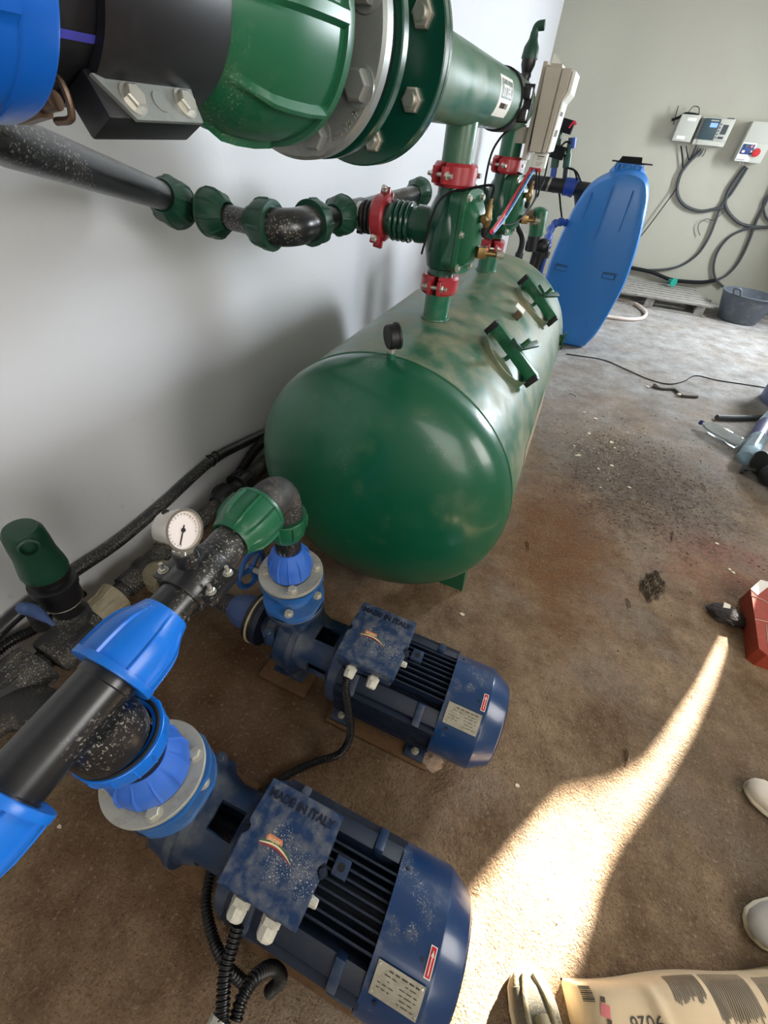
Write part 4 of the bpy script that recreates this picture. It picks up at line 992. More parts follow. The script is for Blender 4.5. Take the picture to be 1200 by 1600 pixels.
# tee above the nearer pump
TY = 0.045
t = thing('pipe_tee', 'big shiny black tee with bright blue nuts above the nearer pump', 'fitting', (P2x, TY, 0.68))
tc = Vector((P1x, TY, pz(TY)))
b = MB(); b.lathe(tc - slope * 0.115, slope, [(0, 0.048), (0.035, 0.048), (0.037, 0.0455), (0.19, 0.0455), (0.192, 0.048), (0.225, 0.048)], 56)
b.lathe(Vector((P2x, P2y - 0.02, pz(TY) - 0.01)), -Z, [(0, 0.044), (0.03, 0.056), (0.05, 0.062), (0.075, 0.062)], 56); b.build('body', 'black_pipe', t)
b = MB(); b.nut(tc + slope * 0.215, -slope, 0.125, 0.045, 0.068, 8, 0.06, 0.06, 160, wrib=0.1); b.build('nut', 'blue_nut', t)
b = MB(); b.nut(tc - slope * 0.205, slope, 0.125, 0.045, 0.068, 8, 0.06, 0.06, 160, wrib=0.1); b.build('nut', 'blue_nut', t)
b = MB(); b.nut((P2x, P2y - 0.01, 0.628), Z, 0.075, 0.058, 0.074, 14, 0.03, 0.0, 168, wrib=0.12, inner=0.055); b.build('nut', 'blue_nut', t)
b = MB(); b.torus((P2x, P2y - 0.012, 0.704), Z, 0.066, 0.0035, 72, 8); b.build('seal_ring', 'rubber', t)
solo(MB().cyl((P1x, -0.32, pz(-0.32)), (P1x, -0.08, pz(-0.08)), 0.0395, seg=48), 'water_pipe', 'black_pipe', 'end of the black pipe leaving through the bright blue nut at the left edge', 'pipe', (P1x, -0.2, 0.74))
solo(MB().ring((P2x, P2y, 0.3835), Z, 0.04, 0.09, 0.004), 'gasket', 'rubber', 'thin dark gasket under the blue flanges of the nearer pump', 'gasket', (P2x, P2y, 0.3835))
flange_valve(P2x, P2y - 0.004, 0.388, 0.470, 0.100, 'short blue flanged valve between the nearer pump and its steel flange')
steel_adaptor(P2x - 0.004, P2y - 0.008, 0.476, 0.100, 0.052, 0.073, 0.092, 'large dusty steel flange with pale blue nut above the nearer pump', 4, 0, a0=-45)
solo(MB().cyl((P2x, P2y - 0.01, 0.55), (P2x, P2y - 0.01, 0.66), 0.045, seg=40), 'pipe_stub', 'black_clean', 'black pipe stub hidden between pale and bright blue nuts of the nearer pump', 'pipe', (P2x, P2y, 0.6))

# ------------------------------------------------------------ suction side along the wall
HX, HZ = -1.19, 0.14
def suction(px, y, label_a, label_b, xe):
    t = thing('suction_fitting', label_a, 'pipe fitting', (px - 0.2, y, AXZ), 'blue suction fittings')
    def sec(x0, x1, r, nm, mt):
        b = MB(); b.ring((x0, y, AXZ), -X, r * 0.5, r, x0 - x1, 64, 0.001); b.build(nm, mt, t)
    sec(px - 0.146, px - 0.156, 0.088, 'gasket', 'rubber'); sec(px - 0.157, px - 0.163, 0.0925, 'flange_ring', 'gasket_tan'); sec(px - 0.1635, px - 0.180, 0.086, 'backing_flange', 'rubber')
    b = MB(); b.nut((px - 0.275, y, AXZ), X, 0.095, 0.043, 0.062, 12, 0.03, 0.0, 120, wrib=0.1, inner=0.03); b.build('nut', 'blue_dusty', t)
    solo(MB().cyl((px - 0.23, y, AXZ), (xe, y, HZ + 0.01), 0.034, seg=36), 'suction_pipe', 'black_dusty', label_b, 'pipe', (px - 0.4, y, 0.13))
suction(P1x, P1y, 'dusty blue suction nut with tan ring behind the farther pump', 'speckled black pipe on the floor leading into the farther pump', HX)
suction(P2x, P2y, 'dusty blue suction nut behind the nearer pump, hidden below the tee', 'speckled black suction pipe of the nearer pump under the big tee', HX)
solo(MB().cyl((HX, -0.5, HZ), (HX, 2.6, HZ), 0.036, seg=40), 'suction_header', 'black_dusty', 'dusty black pipe lying along the foot of the left wall', 'pipe', (HX, 0.8, 0.1))
T_ = 'tan nuts of the suction header'
def tn(p, d, L, r0, r1, label, mt='tan_nut', grp=T_): nutt(p, d, L, r0, r1, mt, label, grp, 9)
tn((HX, 0.50, HZ), -Y, -0.0 + 0.10, 0.062, 0.050, 'tan nut on the header nearest the green and black air valve')
tn((HX + 0.03, P1y, HZ), X, 0.085, 0.048, 0.062, 'tan nut facing the room on the branch below the steel gauge')
tn((HX - 0.02, 0.74, HZ), Y, 0.085, 0.044, 0.062, 'tan nut beyond the branch, partly hidden by the steel gauge')
b = MB(); b.sphere((HX, P1y, HZ), 0.055); b.cyl((HX, P1y - 0.10, HZ), (HX, P1y + 0.10, HZ), 0.046, seg=32); b.cyl((HX, P1y, HZ), (HX + 0.05, P1y, HZ), 0.046, seg=32); solo(b, 'pipe_tee', 'black_dusty', 'dusty black tee between the tan nuts by the wall', 'fitting', (HX, P1y, HZ))
tn((HX, 1.30, HZ + 0.0), -Y, 0.09, 0.045, 0.066, 'black nut on the header just before the tank', 'black_clean', 'black nuts of the suction header')
tn((HX, 1.06, HZ + 0.0), Y, 0.09, 0.045, 0.064, 'black nut on the header between the tan nuts and the tank', 'black_clean', 'black nuts of the suction header')
tn((HX + 0.02, 0.06, HZ + 0.03), Y, 0.14, 0.060, 0.075, 'big speckled black nut near the left edge below the blue lever', 'black_dusty', 'black nuts of the suction header')
b = MB(); b.tube([(HX + 0.0, -0.08, HZ), (HX + 0.02, -0.02, HZ), (HX + 0.05, 0.05, HZ + 0.01), (HX + 0.12, P2y, HZ + 0.02), (HX + 0.2, P2y, HZ + 0.022)], 0.062, 36); solo(b, 'pipe_elbow', 'black_dusty', 'large speckled black elbow at the left edge beside the big tee', 'elbow', (HX, 0.02, HZ))
tn((HX + 0.16, P2y, HZ + 0.02), X, 0.08, 0.045, 0.062, 'speckled black nut on the branch to the nearer pump', 'black_dusty', 'black nuts of the suction header')
# air valve with white neck
AV = Vector((-1.125, 0.31, 0))
t = thing('air_valve', 'dark green air valve with white neck leaning up from the wall pipes at left', 'valve', AV + Z * 0.17)
ad_ = (at(0, 775, x=-1.10) - at(98, 935, x=-1.13)).normalized(); base = at(99, 937, x=-1.13)
b = MB(); b.lathe(base - ad_ * 0.06, ad_, [(0, 0.04), (0.04, 0.042), (0.055, 0.050), (0.07, 0.054), (0.125, 0.056), (0.13, 0.061), (0.155, 0.061), (0.16, 0.05), (0.162, 0.038)], 48); b.build('body', 'black_clean', t)
b = MB(); b.torus(base - ad_ * 0.0 + ad_ * 0.005, ad_, 0.050, 0.004, 48, 8); b.build('steel_ring', 'steel', t)
b = MB(); b.lathe(base + ad_ * 0.095, ad_, [(0, 0.036), (0.03, 0.036)], 40); b.build('neck', 'white_plastic', t)
cb = base + ad_ * 0.118
b = MB(); b.lathe(cb, ad_, [(0, 0.050), (0.002, 0.055), (0.022, 0.056), (0.024, 0.05)], 48); b.build('collar', 'rubber', t)
b = MB(); b.lathe(cb + ad_ * 0.02, ad_, [(0, 0.055), (0.012, 0.0585), (0.03, 0.057), (0.08, 0.050), (0.12, 0.049), (0.16, 0.046), (0.175, 0.038), (0.18, 0.0)], 48, cap=False); b.build('cap', 'green_plastic_dark', t)
od = (Vector((0.9, -0.4, 0.25))).normalized()
b = MB(); b.lathe(cb + ad_ * 0.155, od, [(0, 0.024), (0.062, 0.024), (0.064, 0.019), (0.03, 0.018)], 32, cap=False); b.build('outlet', 'green_plastic_dark', t)
b = MB(); b.lathe(cb + ad_ * 0.155, od, [(0.03, 0.018), (0.031, 0.0)], 24, cap=False); b.build('bore', 'rubber', t)
solo(MB().lathe(base - ad_ * 0.10, ad_, [(0, 0.05), (0.03, 0.05), (0.032, 0.042), (0.05, 0.04)], 40).box(Vector((HX + .03, 0.29, HZ + 0.02)), (0.12, 0.14, 0.10), None, 0.02), 'saddle_clamp', 'black_dusty', 'dusty black clamp at the foot of the leaning air valve', 'clamp', (HX, 0.3, HZ))
# blue lever valve
t = thing('lever_valve', 'small valve with faded blue lever handle beside the leaning air valve', 'valve', at(58, 958, x=-1.06))
p = at(58, 958, x=-1.06)
b = MB(); h0, h1, h2 = at(30, 948, x=-1.05), at(54, 955, x=-1.05), at(84, 976, x=-1.03)
b.tube([h0, h0.lerp(h1, 0.3), h1, h1.lerp(h2, 0.6), h2], 0.0145, 12, True, taper=lambda q: 0.75 + 0.55 * math.sin(PI * min(1, q * 1.2)) - 0.35 * q)
b.build('handle', 'blue_dusty', t)
b = MB(); b.cyl(p - Vector((0.01, 0, 0.01)), p - Vector((0.04, 0.0, 0.09)), 0.022, seg=24); b.build('body', 'black_clean', t)

# hoses along the wall
def wpt(px, py, off): # a point of the photo on the wall, off metres before it
    q = at(px, py, x=wx(0.8) + off)
    return at(px, py, x=wx(q.y) + off)
solo(MB().tube([wpt(-60, 1050, 0.03), wpt(20, 965, 0.03), wpt(110, 897, 0.03), wpt(180, 850, 0.03), wpt(250, 792, 0.028), wpt(330, 720, 0.028), wpt(385, 690, 0.028), wpt(440, 660, 0.028), (wx(2.4) + 0.03, 2.4, 0.22), (wx(3.2) + 0.03, 3.2, 0.2)], 0.023, 16),
     'wall_hose', 'black_pipe', 'thick black hose lying along the left wall, tied with wire', 'hose', (-1.3, 1.0, 0.2))
solo(MB().torus(wpt(330, 720, 0.028), Vector((0, 1, -0.3)), 0.025, 0.003, 24, 6).torus(wpt(337, 714, 0.028), Vector((0.1, 1, -0.3)), 0.025, 0.003, 24, 6).tube([wpt(328, 716, 0.045), wpt(322, 712, 0.055)], 0.003, 6, False), 'wire_tie', 'cable_black', 'twisted wire tie around the thick black wall hose', 'wire', wpt(330, 720, 0.028))
solo(MB().tube([wpt(-60, 1075, 0.06), wpt(5, 1010, 0.06), wpt(50, 985, 0.06), wpt(90, 960, 0.05), wpt(130, 925, 0.03)], 0.016, 14, corr=0.002, pitch=0.009), 'cable_conduit', 'corrugated', 'ribbed black conduit entering at the left edge below the wall hose', 'conduit', (-1.3, 0.2, 0.2), 'corrugated conduits')
solo(MB().tube([(-1.25, 0.95, 0.03), (-1.25, 1.2, 0.10), (-1.23, 1.45, 0.22), (-1.14, 1.6, 0.28), (-1.1, 1.8, 0.25), (-1.12, 2.2, 0.22)], 0.024, 16, corr=0.0015, pitch=0.012), 'drain_hose', 'corrugated', 'black ribbed drain hose bunched behind the domed tank end', 'hose', (-1.2, 1.5, 0.1))
solo(MB().tube([(-1.30, 0.86, 0.022), (-1.26, 1.2, 0.03), (-1.27, 1.6, 0.03), (-1.24, 2.2, 0.03)], 0.02, 12), 'floor_cable', 'cable_black', 'flat black cable on the floor against the left wall', 'cable', (-1.28, 1.4, 0.02))
# ------------------------------------------------------------ grey controller box on the manifold
t = thing('controller_box', 'tall beige controller box with stepped front at the far end of the overhead pipe', 'control box', (-0.30, 2.38, 1.44))
tilt = Matrix.Rotation(R(3.0), 4, 'Y')
def P_(pts, y0, y1, nm, mt, par=t, bev=0.003):
    b = MB(); b.prism(pts, (0, y0, 0), X, Z, Y * (y1 - y0)); bmesh.ops.recalc_face_normals(b.b, faces=b.b.faces)
    bmesh.ops.bevel(b.b, geom=list(b.b.edges), offset=bev, segments=1, affect='EDGES')
    return b.build(nm, mt, par)
P_([(-0.335, 1.448), (-0.285, 1.448), (-0.285, 1.686), (-0.345, 1.686)], 2.28, 2.46, 'housing', 'beige_box')
P_([(-0.284, 1.449), (-0.268, 1.449), (-0.262, 1.60), (-0.250, 1.625), (-0.250, 1.684), (-0.284, 1.684)], 2.276, 2.464, 'front_cover', 'beige_box')
P_([(-0.2665, 1.452), (-0.258, 1.452), (-0.252, 1.598), (-0.234, 1.622), (-0.234, 1.680), (-0.2485, 1.680), (-0.2485, 1.627), (-0.2605, 1.602)], 2.28, 2.46, 'front_panel', 'white_plastic')
P_([(-0.33, 1.687), (-0.29, 1.687), (-0.29, 1.696), (-0.33, 1.696)], 2.30, 2.40, 'top_tab', 'beige_box', bev=0.001)
b = MB(); b.prism([(0, 0), (0.05, 0), (0.045, 0.012), (0.008, 0.042), (0, 0.042)], (-0.345, 2.40, 1.686), X, Z, Y * 0.003); b.build('mounting_bracket', 'white_plastic', t)
b = MB(); b.bx(-0.36, -0.345, 2.30, 2.42, 1.42, 1.70); b.bx(-0.42, -0.34, 2.33, 2.37, 1.47, 1.52); b.build('back_plate', 'beige_box', t)
for zz, hh in ((1.50, 0.02), (1.56, 0.012)):
    b = MB(); b.bx(-0.2565 + (zz - 1.5) * 0.04, -0.2545 + (zz - 1.5) * 0.04, 2.30, 2.38, zz, zz + hh); b.build('panel_label', 'print_dark', t)
t = thing('terminal_module', 'small white printed module with red end hanging under the controller box', 'connector', (-0.28, 2.34, 1.40))
b = MB(); b.bx(-0.315, -0.262, 2.31, 2.36, 1.400, 1.447, 0.003); b.build('case', 'white_plastic', t)
for k, zz in enumerate((1.436, 1.431, 1.426, 1.418, 1.413, 1.408)):
    b = MB(); b.bx(-0.300, -0.272 - 0.004 * (k % 3), 2.3085, 2.310, zz, zz + (0.003 if k < 1 else 0.0012)); b.build('printed_line', 'print_dark', t)
b = MB(); b.bx(-0.322, -0.272, 2.305, 2.35, 1.388, 1.401, 0.002); b.build('red_terminal', 'red_paint', t)
def wire(pts, r, mt, nm, label, grp=None, cat='wire'):
    return solo(MB().tube(pts, r, 8), nm, mt, label, cat, pts[0], grp)
wire([at(828, 266, y=2.30), at(806, 303, y=2.05), at(786, 337, y=1.78), at(768, 362, y=1.50)], 0.0062, 'wire_red', 'power_wire', 'red wire running from the white module down to the brass fitting')
wire([at(834, 266, y=2.30), at(812, 303, y=2.05), at(790, 339, y=1.78), at(770, 364, y=1.52)], 0.005, 'wire_blue', 'power_wire', 'blue wire alongside the red one below the controller box')
wire([at(838, 266, y=2.30), at(838, 300, y=2.22), at(832, 318, y=2.12), at(815, 340, y=1.95), at(800, 350, y=1.85), at(785, 352, y=1.78)], 0.0032, 'cable_black', 'signal_cable', 'black cable sagging from the white module past the white tie')
wire([at(843, 266, y=2.32), at(842, 300, y=2.25), at(840, 307, y=2.22)], 0.003, 'cable_black', 'signal_cable', 'short straight black cable below the white module')
wire([at(858, 240, y=2.45), at(850, 280, y=2.35), at(838, 308, y=2.22), at(828, 325, y=2.15)], 0.0034, 'cable_black', 'signal_cable', 'long black cable passing right of the white module')
wire([at(822, 276, y=2.36), at(805, 269, y=2.34), at(795, 276, y=2.32)], 0.0034, 'cable_black', 'signal_cable', 'short black tube arching over the farther green valve')
b = MB(); q = at(783, 344, y=1.74); b.torus(q, (0.4, -0.6, 0.7), 0.012, 0.003, 20, 6).tube([q, q + Vector((0.012, 0, 0.014))], 0.002, 6, False).tube([q, q + Vector((0.014, 0, -0.01))], 0.002, 6, False)
solo(b, 'cable_tie', 'tape_white', 'white cable tie knotted around the red and blue wires', 'cable tie', q)

# ------------------------------------------------------------ pipework beyond the tank
FY = 5.15
f = lambda px, py, y=FY: at(px, py, y=y)
t = thing('dosing_pipework', 'black and blue pipe branch in front of the left wall behind the blue tank', 'pipework', f(875, 290))
b = MB(); b.cyl(f(822, 283), f(920, 297), 0.055, seg=28); b.build('main_pipe', 'black_clean', t)
b = MB(); b.cyl(f(882, 291), f(897, 293), 0.068, seg=28); b.cyl(f(893, 292), f(899, 294), 0.074, seg=28); b.build('blue_nut', 'far_blue', t)
b = MB(); b.cyl(f(857, 287), f(860, 288), 0.062, seg=28); b.build('steel_band', 'steel', t)
b = MB(); b.tube([f(905, 296), f(908, 330), f(905, 372), (f(905, 372).x, FY, 0.3), (f(905, 372).x, FY, 0.0)], 0.05, 20, False); b.build('down_pipe', 'black_clean', t)
for (a, m_, c_, d_) in (((863, 283), (866, 262), (869, 244), (874, 205)), ((883, 283), (885, 262), (888, 240), (893, 215))):
    b = MB(); b.cyl(f(*a), f(*m_), 0.026, seg=16); b.build('riser', 'far_blue' if a[0] < 870 else 'black_clean', t)
    b = MB(); b.cyl(f(*m_), f(*c_), 0.034, 0.036, seg=20); b.cyl(f(*c_), f(*d_), 0.024, 0.026, seg=16); b.build('valve_body', 'green_plastic_dark', t)
b = MB(); b.cyl(f(894, 232), f(896, 215), 0.028, seg=16); b.build('blue_cap', 'far_blue', t)
for px, py in ((871, 240), (884, 199)):
    b = MB(); q = f(px + 1, py - 2); b.box(q, (0.115, 0.09, 0.09), Matrix.Rotation(R(8), 3, 'Y'), 0.006); b.build('solenoid_coil', 'cable_black', t)
for pts in (((889, 200), (897, 190), (900, 195)), ((873, 232), (884, 222), (892, 224)), ((886, 262), (900, 268), (908, 285)), ((886, 262), (897, 266), (902, 282))):
    b = MB(); b.tube([f(*p, FY - 0.05) for p in pts], 0.008, 6); b.build('lead', 'wire_red' if pts[0][0] == 889 else 'cable_black', t)
wire([f(850, 294), f(865, 300), f(873, 300), f(876, 325), f(879, 350)], 0.008, 'cable_black', 'signal_cable', 'thin black cable dropping from the pipe branch left of the blue tank')
t = thing('dosing_pump', 'small green pump on black fittings between the big green tank and blue tank', 'pump', (f(838, 345, 3.75).x, 3.75, 0))
b = MB(); b.cyl(f(838, 368, 3.75), f(843, 330, 3.75), 0.055, 0.058, seg=28); b.sphere(f(843, 331, 3.75), 0.056, 1, 1, 0.5); b.build('motor', 'green_plastic', t)
b = MB()
for k in range(3): b.cyl(f(828 + 4 * k, 352, 3.69), f(830 + 4 * k, 338, 3.69), 0.006, seg=8)
b.cyl(f(822, 336, 3.7), f(834, 335, 3.7), 0.03, seg=16); b.build('front_fittings', 'brass_dull', t)
b = MB(); b.cyl(f(832, 392, 3.75), f(836, 368, 3.75), 0.05, seg=20); b.cyl(f(822, 383, 3.75), f(858, 386, 3.75), 0.032, seg=20); b.sphere(f(848, 385, 3.75), 0.05); b.cyl(f(848, 392, 3.75), f(845, 400, 3.75), 0.058, seg=20); b.build('black_fittings', 'black_clean', t)
for px in (812, 838, 846):
    b = MB(); q = f(px, 395, 3.75); b.cyl(q, (q.x, 3.75, 0.0), 0.03, seg=14); b.build('stand_pipe', 'black_clean', t)
b = MB(); q = f(852, 400, 3.75); b.cyl(q, (q.x, 3.75, 0.0), 0.016, seg=12); b.build('stand_tube', 'far_blue', t)
t = thing('elbow_tube', 'small dark blue elbowed tube reaching from the fittings to the blue tank', 'tube', f(860, 370, 4.2))
b = MB(); b.tube([f(855, 386, 3.9), f(857, 370, 4.1), f(862, 355, 4.3), f(872, 347, 4.45), f(884, 348, 4.6)], 0.024, 14, taper=lambda q: 1 + 0.35 * math.sin(q * 32)); b.build('tube', 'far_blue', t)
solo(MB().tube([(-0.62, 3.3, 0.0), (-0.60, 3.35, 0.5), (-0.60, 3.4, 0.95), (-0.55, 3.6, 1.05)], 0.035, 14), 'water_pipe', 'black_clean', 'upright black pipe between the far tank end and left wall', 'pipe', (-0.62, 3.3, 0))
solo(MB().tube([f(815, 385, 3.45), f(808, 350, 3.4), f(812, 332, 3.4), f(822, 322, 3.45)][::-1] + [(-0.47, 3.42, 0.6), (-0.47, 3.42, 0.02)], 0.02, 12), 'rubber_hose', 'rubber', 'black rubber hose curving behind the farther green valve', 'hose', f(815, 385, 3.45))

# ------------------------------------------------------------ blue tank
t = thing('chemical_tank', 'tall flat blue plastic tank with black cap standing beyond the green tank', 'tank', (0.08, 4.75, 0))
OUT = [(0.25, 0.0), (0.318, 0.06), (0.362, 0.17), (0.398, 0.38), (0.418, 0.57), (0.410, 0.77), (0.384, 0.97), (0.343, 1.16), (0.302, 1.27), (0.240, 1.338), (0.120, 1.365), (0.010, 1.334), (-0.100, 1.272), (-0.166, 1.18), (-0.217, 1.02), (-0.25, 0.817), (-0.265, 0.6), (-0.25, 0.4), (-0.22, 0.2), (-0.17, 0.05), (-0.12, 0.0)]
def dense(o, n=4):
    Q = []
    for i in range(len(o)):
        a, b_, c_, d_ = (Vector(o[(i + k - 1) % len(o)]) for k in range(4))
        flat = (o[i][1] == 0 and o[(i + 1) % len(o)][1] == 0)
        for k in range(n):
            u = k / n
            q = b_.lerp(c_, u) if flat else 0.5 * ((2 * b_) + (c_ - a) * u + (2 * a - 5 * b_ + 4 * c_ - d_) * u * u + (3 * b_ - a - 3 * c_ + d_) * u ** 3)
            Q.append((q.x, max(0, q.y)))
    return Q
OD = dense(OUT)
def loft(rings_spec, close0=True, close1=True, ctr=(0.085, 0.62)):
    b = MB(); rg = []
    for s_, y_ in rings_spec:
        rg.append([b.b.verts.new((ctr[0] + (x - ctr[0]) * s_, y_ + (0.0 if y_ > 4.6 else 0.0) + (0.05 * min(1, abs(ctr[0] - 0.04 + (x - ctr[0]) * s_) / 0.3) - 0.05 if y_ < 4.6 else 0), max(0.0, ctr[1] + (z - ctr[1]) * s_) if z > 0.001 else 0.0 + (0 if s_ > 0.97 else (1 - s_) * 0.62))) for x, z in OD])
    for A, B in zip(rg, rg[1:]):
        for i in range(len(A)): b.face((A[i], A[(i + 1) % len(A)], B[(i + 1) % len(A)], B[i]))
    if close0: b.face(rg[0][::-1])
    if close1: b.face(rg[-1])
    return b
b = loft([(0.50, 4.562), (0.78, 4.570), (0.90, 4.580), (0.955, 4.594), (0.985, 4.615), (1.0, 4.65), (1.0, 4.70), (0.975, 4.705), (0.975, 4.718), (1.0, 4.723), (1.005, 4.80), (0.985, 4.87), (0.94, 4.91), (0.80, 4.93)])
b.build('tank_body', 'tank_blue', t, sharp=24)
for pts, r_ in (([(-0.10, 4.562, 1.20), (-0.105, 4.56, 1.02)], 0.007), ([(0.052, 4.562, 1.25), (0.048, 4.558, 0.90)], 0.007), ([(0.205, 4.564, 1.24), (0.207, 4.558, 0.97)], 0.008), ([(0.235, 4.565, 0.26), (0.232, 4.585, 0.06)], 0.007)):
    b = MB(); b.tube([(x, y - (0.05 - 0.05 * min(1, abs(x - 0.04) / 0.3)) + 0.002, z) for x, y, z in pts], r_, 10, False, taper=lambda q: 1 - 0.5 * q); b.build('ridge', 'tank_blue', t)
for x in (-0.143, 0.262):
    b = MB(); b.bx(x - 0.056, x + 0.056, 4.536, 4.60, 0.628, 0.674); b.build('slot_frame', 'slot_blue', t)
    b = MB(); b.bx(x - 0.05, x + 0.04, 4.533, 4.536, 0.634, 0.660); b.build('slot', 'tank_blue', t)
b = MB(); b.lathe((0.11, 4.76, 1.33), Z, [(0, 0.14), (0.035, 0.115), (0.05, 0.105), (0.06, 0.105)], 36)
for k in range(6): b.box((0.02 + 0.035 * k, 4.66, 1.36), (0.012, 0.02, 0.05), None, 0.003)
b.build('neck', 'tank_blue', t)
b = MB(); b.bx(-0.03, 0.27, 4.68, 4.86, 1.392, 1.398); b.prism([(0.02, 1.398), (0.19, 1.398), (0.18, 1.432), (0.035, 1.428)], (0, 4.69, 0), X, Z, Y * 0.14); b.build('cap', 'cable_black', t)

# ------------------------------------------------------------ boxes on the far wall
def wy(x): return FARY - 0.02 + (x + 1.3) * 0.0186
t = thing('junction_box', 'blank grey junction box, leftmost of the boxes on the far wall', 'electrical box', (0.61, 7.4, 1.57), 'boxes on the far wall')
b = MB(); b.bx(0.518, 0.712, 7.31, wy(0.6) - 0.001, 1.568, 1.794, 0.006); b.build('case', 'grey_box', t)
for x, z, w_, h_ in ((0.635, 1.755, 0.045, 0.026), (0.595, 1.60, 0.045, 0.03)):
    b = MB(); b.bx(x - w_, x + w_, 7.307, 7.3095, z - h_ / 2, z + h_ / 2); b.build('label', 'sticker_white', t)
b = MB(); b.tube([(0.50, 7.37, 1.765), (0.545, 7.37, 1.80), (0.62, 7.37, 1.803), (0.69, 7.37, 1.797)], 0.010, 8); b.tube([(0.44, 7.40, 1.74), (0.50, 7.38, 1.765)], 0.013, 8, False); b.tube([(0.57, 7.38, 1.80), (0.60, 7.38, 1.86), (0.66, 7.38, 1.855), (0.69, 7.38, 1.80)], 0.004, 6); b.build('cable', 'cable_black', t)
t = thing('controller_unit', 'grey irrigation controller with lit blue screen, middle one on the far wall', 'controller', (0.9, 7.4, 1.55), 'boxes on the far wall')
b = MB(); b.bx(0.742, 1.068, 7.33, wy(0.742) - 0.002, 1.552, 1.785, 0.008); b.build('case', 'grey_box', t)
b = MB(); b.bx(0.775, 0.925, 7.318, 7.329, 1.602, 1.778, 0.003); b.build('dark_panel', 'panel_dark', t)
b = MB(); b.bx(0.745, 0.770, 7.325, 7.331, 1.60, 1.775); b.build('side_strip', 'grey_box_dark', t)
b = MB(); b.bx(0.84, 0.912, 7.314, 7.317, 1.707, 1.742); b.build('screen', 'screen', t)
b = MB(); b.bx(0.93, 1.06, 7.316, 7.329, 1.602, 1.776, 0.003); b.build('button_panel', 'grey_box', t)
for k in range(5):
    b = MB(); b.bx(0.938, 0.952, 7.313, 7.3155, 1.62 + 0.027 * k, 1.634 + 0.027 * k, 0.001); b.build('button', 'grey_box_dark', t)
b = MB(); b.bx(0.97, 1.025, 7.313, 7.3155, 1.655, 1.735); b.build('legend', 'grey_box_dark', t)
b = MB(); b.bx(0.965, 1.02, 7.313, 7.3155, 1.617, 1.637); b.build('legend', 'grey_box_dark', t)
b = MB(); b.bx(0.83, 0.91, 7.313, 7.3175, 1.757, 1.765); b.build('legend', 'grey_box', t)
b = MB(); b.bx(0.78, 1.02, 7.323, 7.329, 1.556, 1.596, 0.003); b.build('lower_flap', 'grey_box', t)
b = MB(); b.bx(0.985, 1.05, 7.34, 7.40, 1.786, 1.793); b.build('top_tab', 'grey_box_dark', t)
t = thing('switch_box', 'grey motor starter box with blue switch plate and red button on the far wall', 'electrical box', (1.37, 7.4, 1.45), 'boxes on the far wall')
b = MB(); b.bx(1.237, 1.50, 7.33, wy(1.3) - 0.001, 1.60, 1.785, 0.006); b.bx(1.232, 1.50, 7.32, wy(1.3) - 0.001, 1.447, 1.61, 0.006); b.build('case', 'grey_box', t)
b = MB(); b.bx(1.236, 1.375, 7.312, 7.321, 1.452, 1.612, 0.004); b.build('front_panel', 'white_plastic', t)
b = MB(); b.bx(1.248, 1.365, 7.306, 7.313, 1.513, 1.598, 0.006); b.build('blue_plate', 'panel_blue', t)
b = MB(); b.lathe((1.285, 7.307, 1.582), -Y, [(0, 0.012), (0.008, 0.012)], 16); b.build('green_lamp', 'badge_green', t)
b = MB(); b.lathe((1.335, 7.307, 1.582), -Y, [(0, 0.012), (0.008, 0.012)], 16); b.build('red_lamp', 'bag_pink', t)
b = MB(); b.bx(1.262, 1.29, 7.30, 7.307, 1.524, 1.545, 0.002); b.bx(1.345, 1.362, 7.30, 7.307, 1.53, 1.55, 0.002); b.build('toggle', 'white_plastic', t)
b = MB(); b.lathe((1.405, 7.32, 1.535), -Y, [(0, 0.03), (0.012, 0.03), (0.02, 0.038), (0.034, 0.036), (0.038, 0.0)], 28, cap=False); b.build('stop_button', 'sticker_red', t)
b = MB()
for k in range(6): b.bx(1.25 + 0.014 * k, 1.259 + 0.014 * k, 7.3105, 7.3115, 1.462, 1.468)
b.build('small_print', 'print_dark', t)
for k, x in enumerate((1.31, 1.34)):
    b = MB(); b.cyl((x, 7.38, 1.425), (x, 7.38, 1.448), 0.010, seg=10); b.build('gland', 'gland', t)

def wc(pts, r, label, mt='cable_grey', off=0.03, nm='wall_cable'):
    P = []
    for px, py in pts:
        q = at(px, py, y=7.42); P.append(at(px, py, y=wy(q.x) - off))
    return solo(MB().tube(P, r, 10), nm, mt, label, 'cable', P[0], 'cables on the far wall')
wc([(1096, 234), (1085, 245), (1073, 258), (1062, 275), (1058, 295), (1062, 312), (1075, 324), (1095, 330), (1115, 327), (1131, 324)], 0.017, 'grey cable bundle hanging in a loop from the controller with the blue screen')
wc([(1064, 228), (1066, 245), (1067, 262)], 0.007, 'thin black cable from the bottom of the blank junction box', 'cable_black')
wc([(1072, 228), (1074, 240), (1078, 249), (1090, 222), (1094, 200)], 0.005, 'thin black cable looping between junction box and controller', 'cable_black')
for k, px in enumerate((1091, 1095, 1099, 1103)): wc([(px, 230 + k), (px - 3, 238 + k), (px - 10 + k, 245)], 0.005, ('pale stub cable under the controller, nearest the junction box', 'second pale stub cable under the controller', 'third pale stub cable under the controller', 'pale stub cable under the controller, nearest the switch box')[k], 'grey_box_dark')
wc([(1165, 260), (1152, 277), (1140, 295), (1134, 312), (1134, 322), (1141, 335), (1155, 348), (1170, 353), (1190, 355), (1215, 354)], 0.016, 'grey cable bundle from the switch box sweeping down to the right edge')
wc([(1168, 262), (1155, 283), (1142, 303), (1128, 320), (1118, 345), (1108, 370), (1092, 395), (1070, 412), (1045, 420), (1010, 422), (990, 420), (950, 415)], 0.014, 'grey cable running diagonally from the switch box down to the pallet')
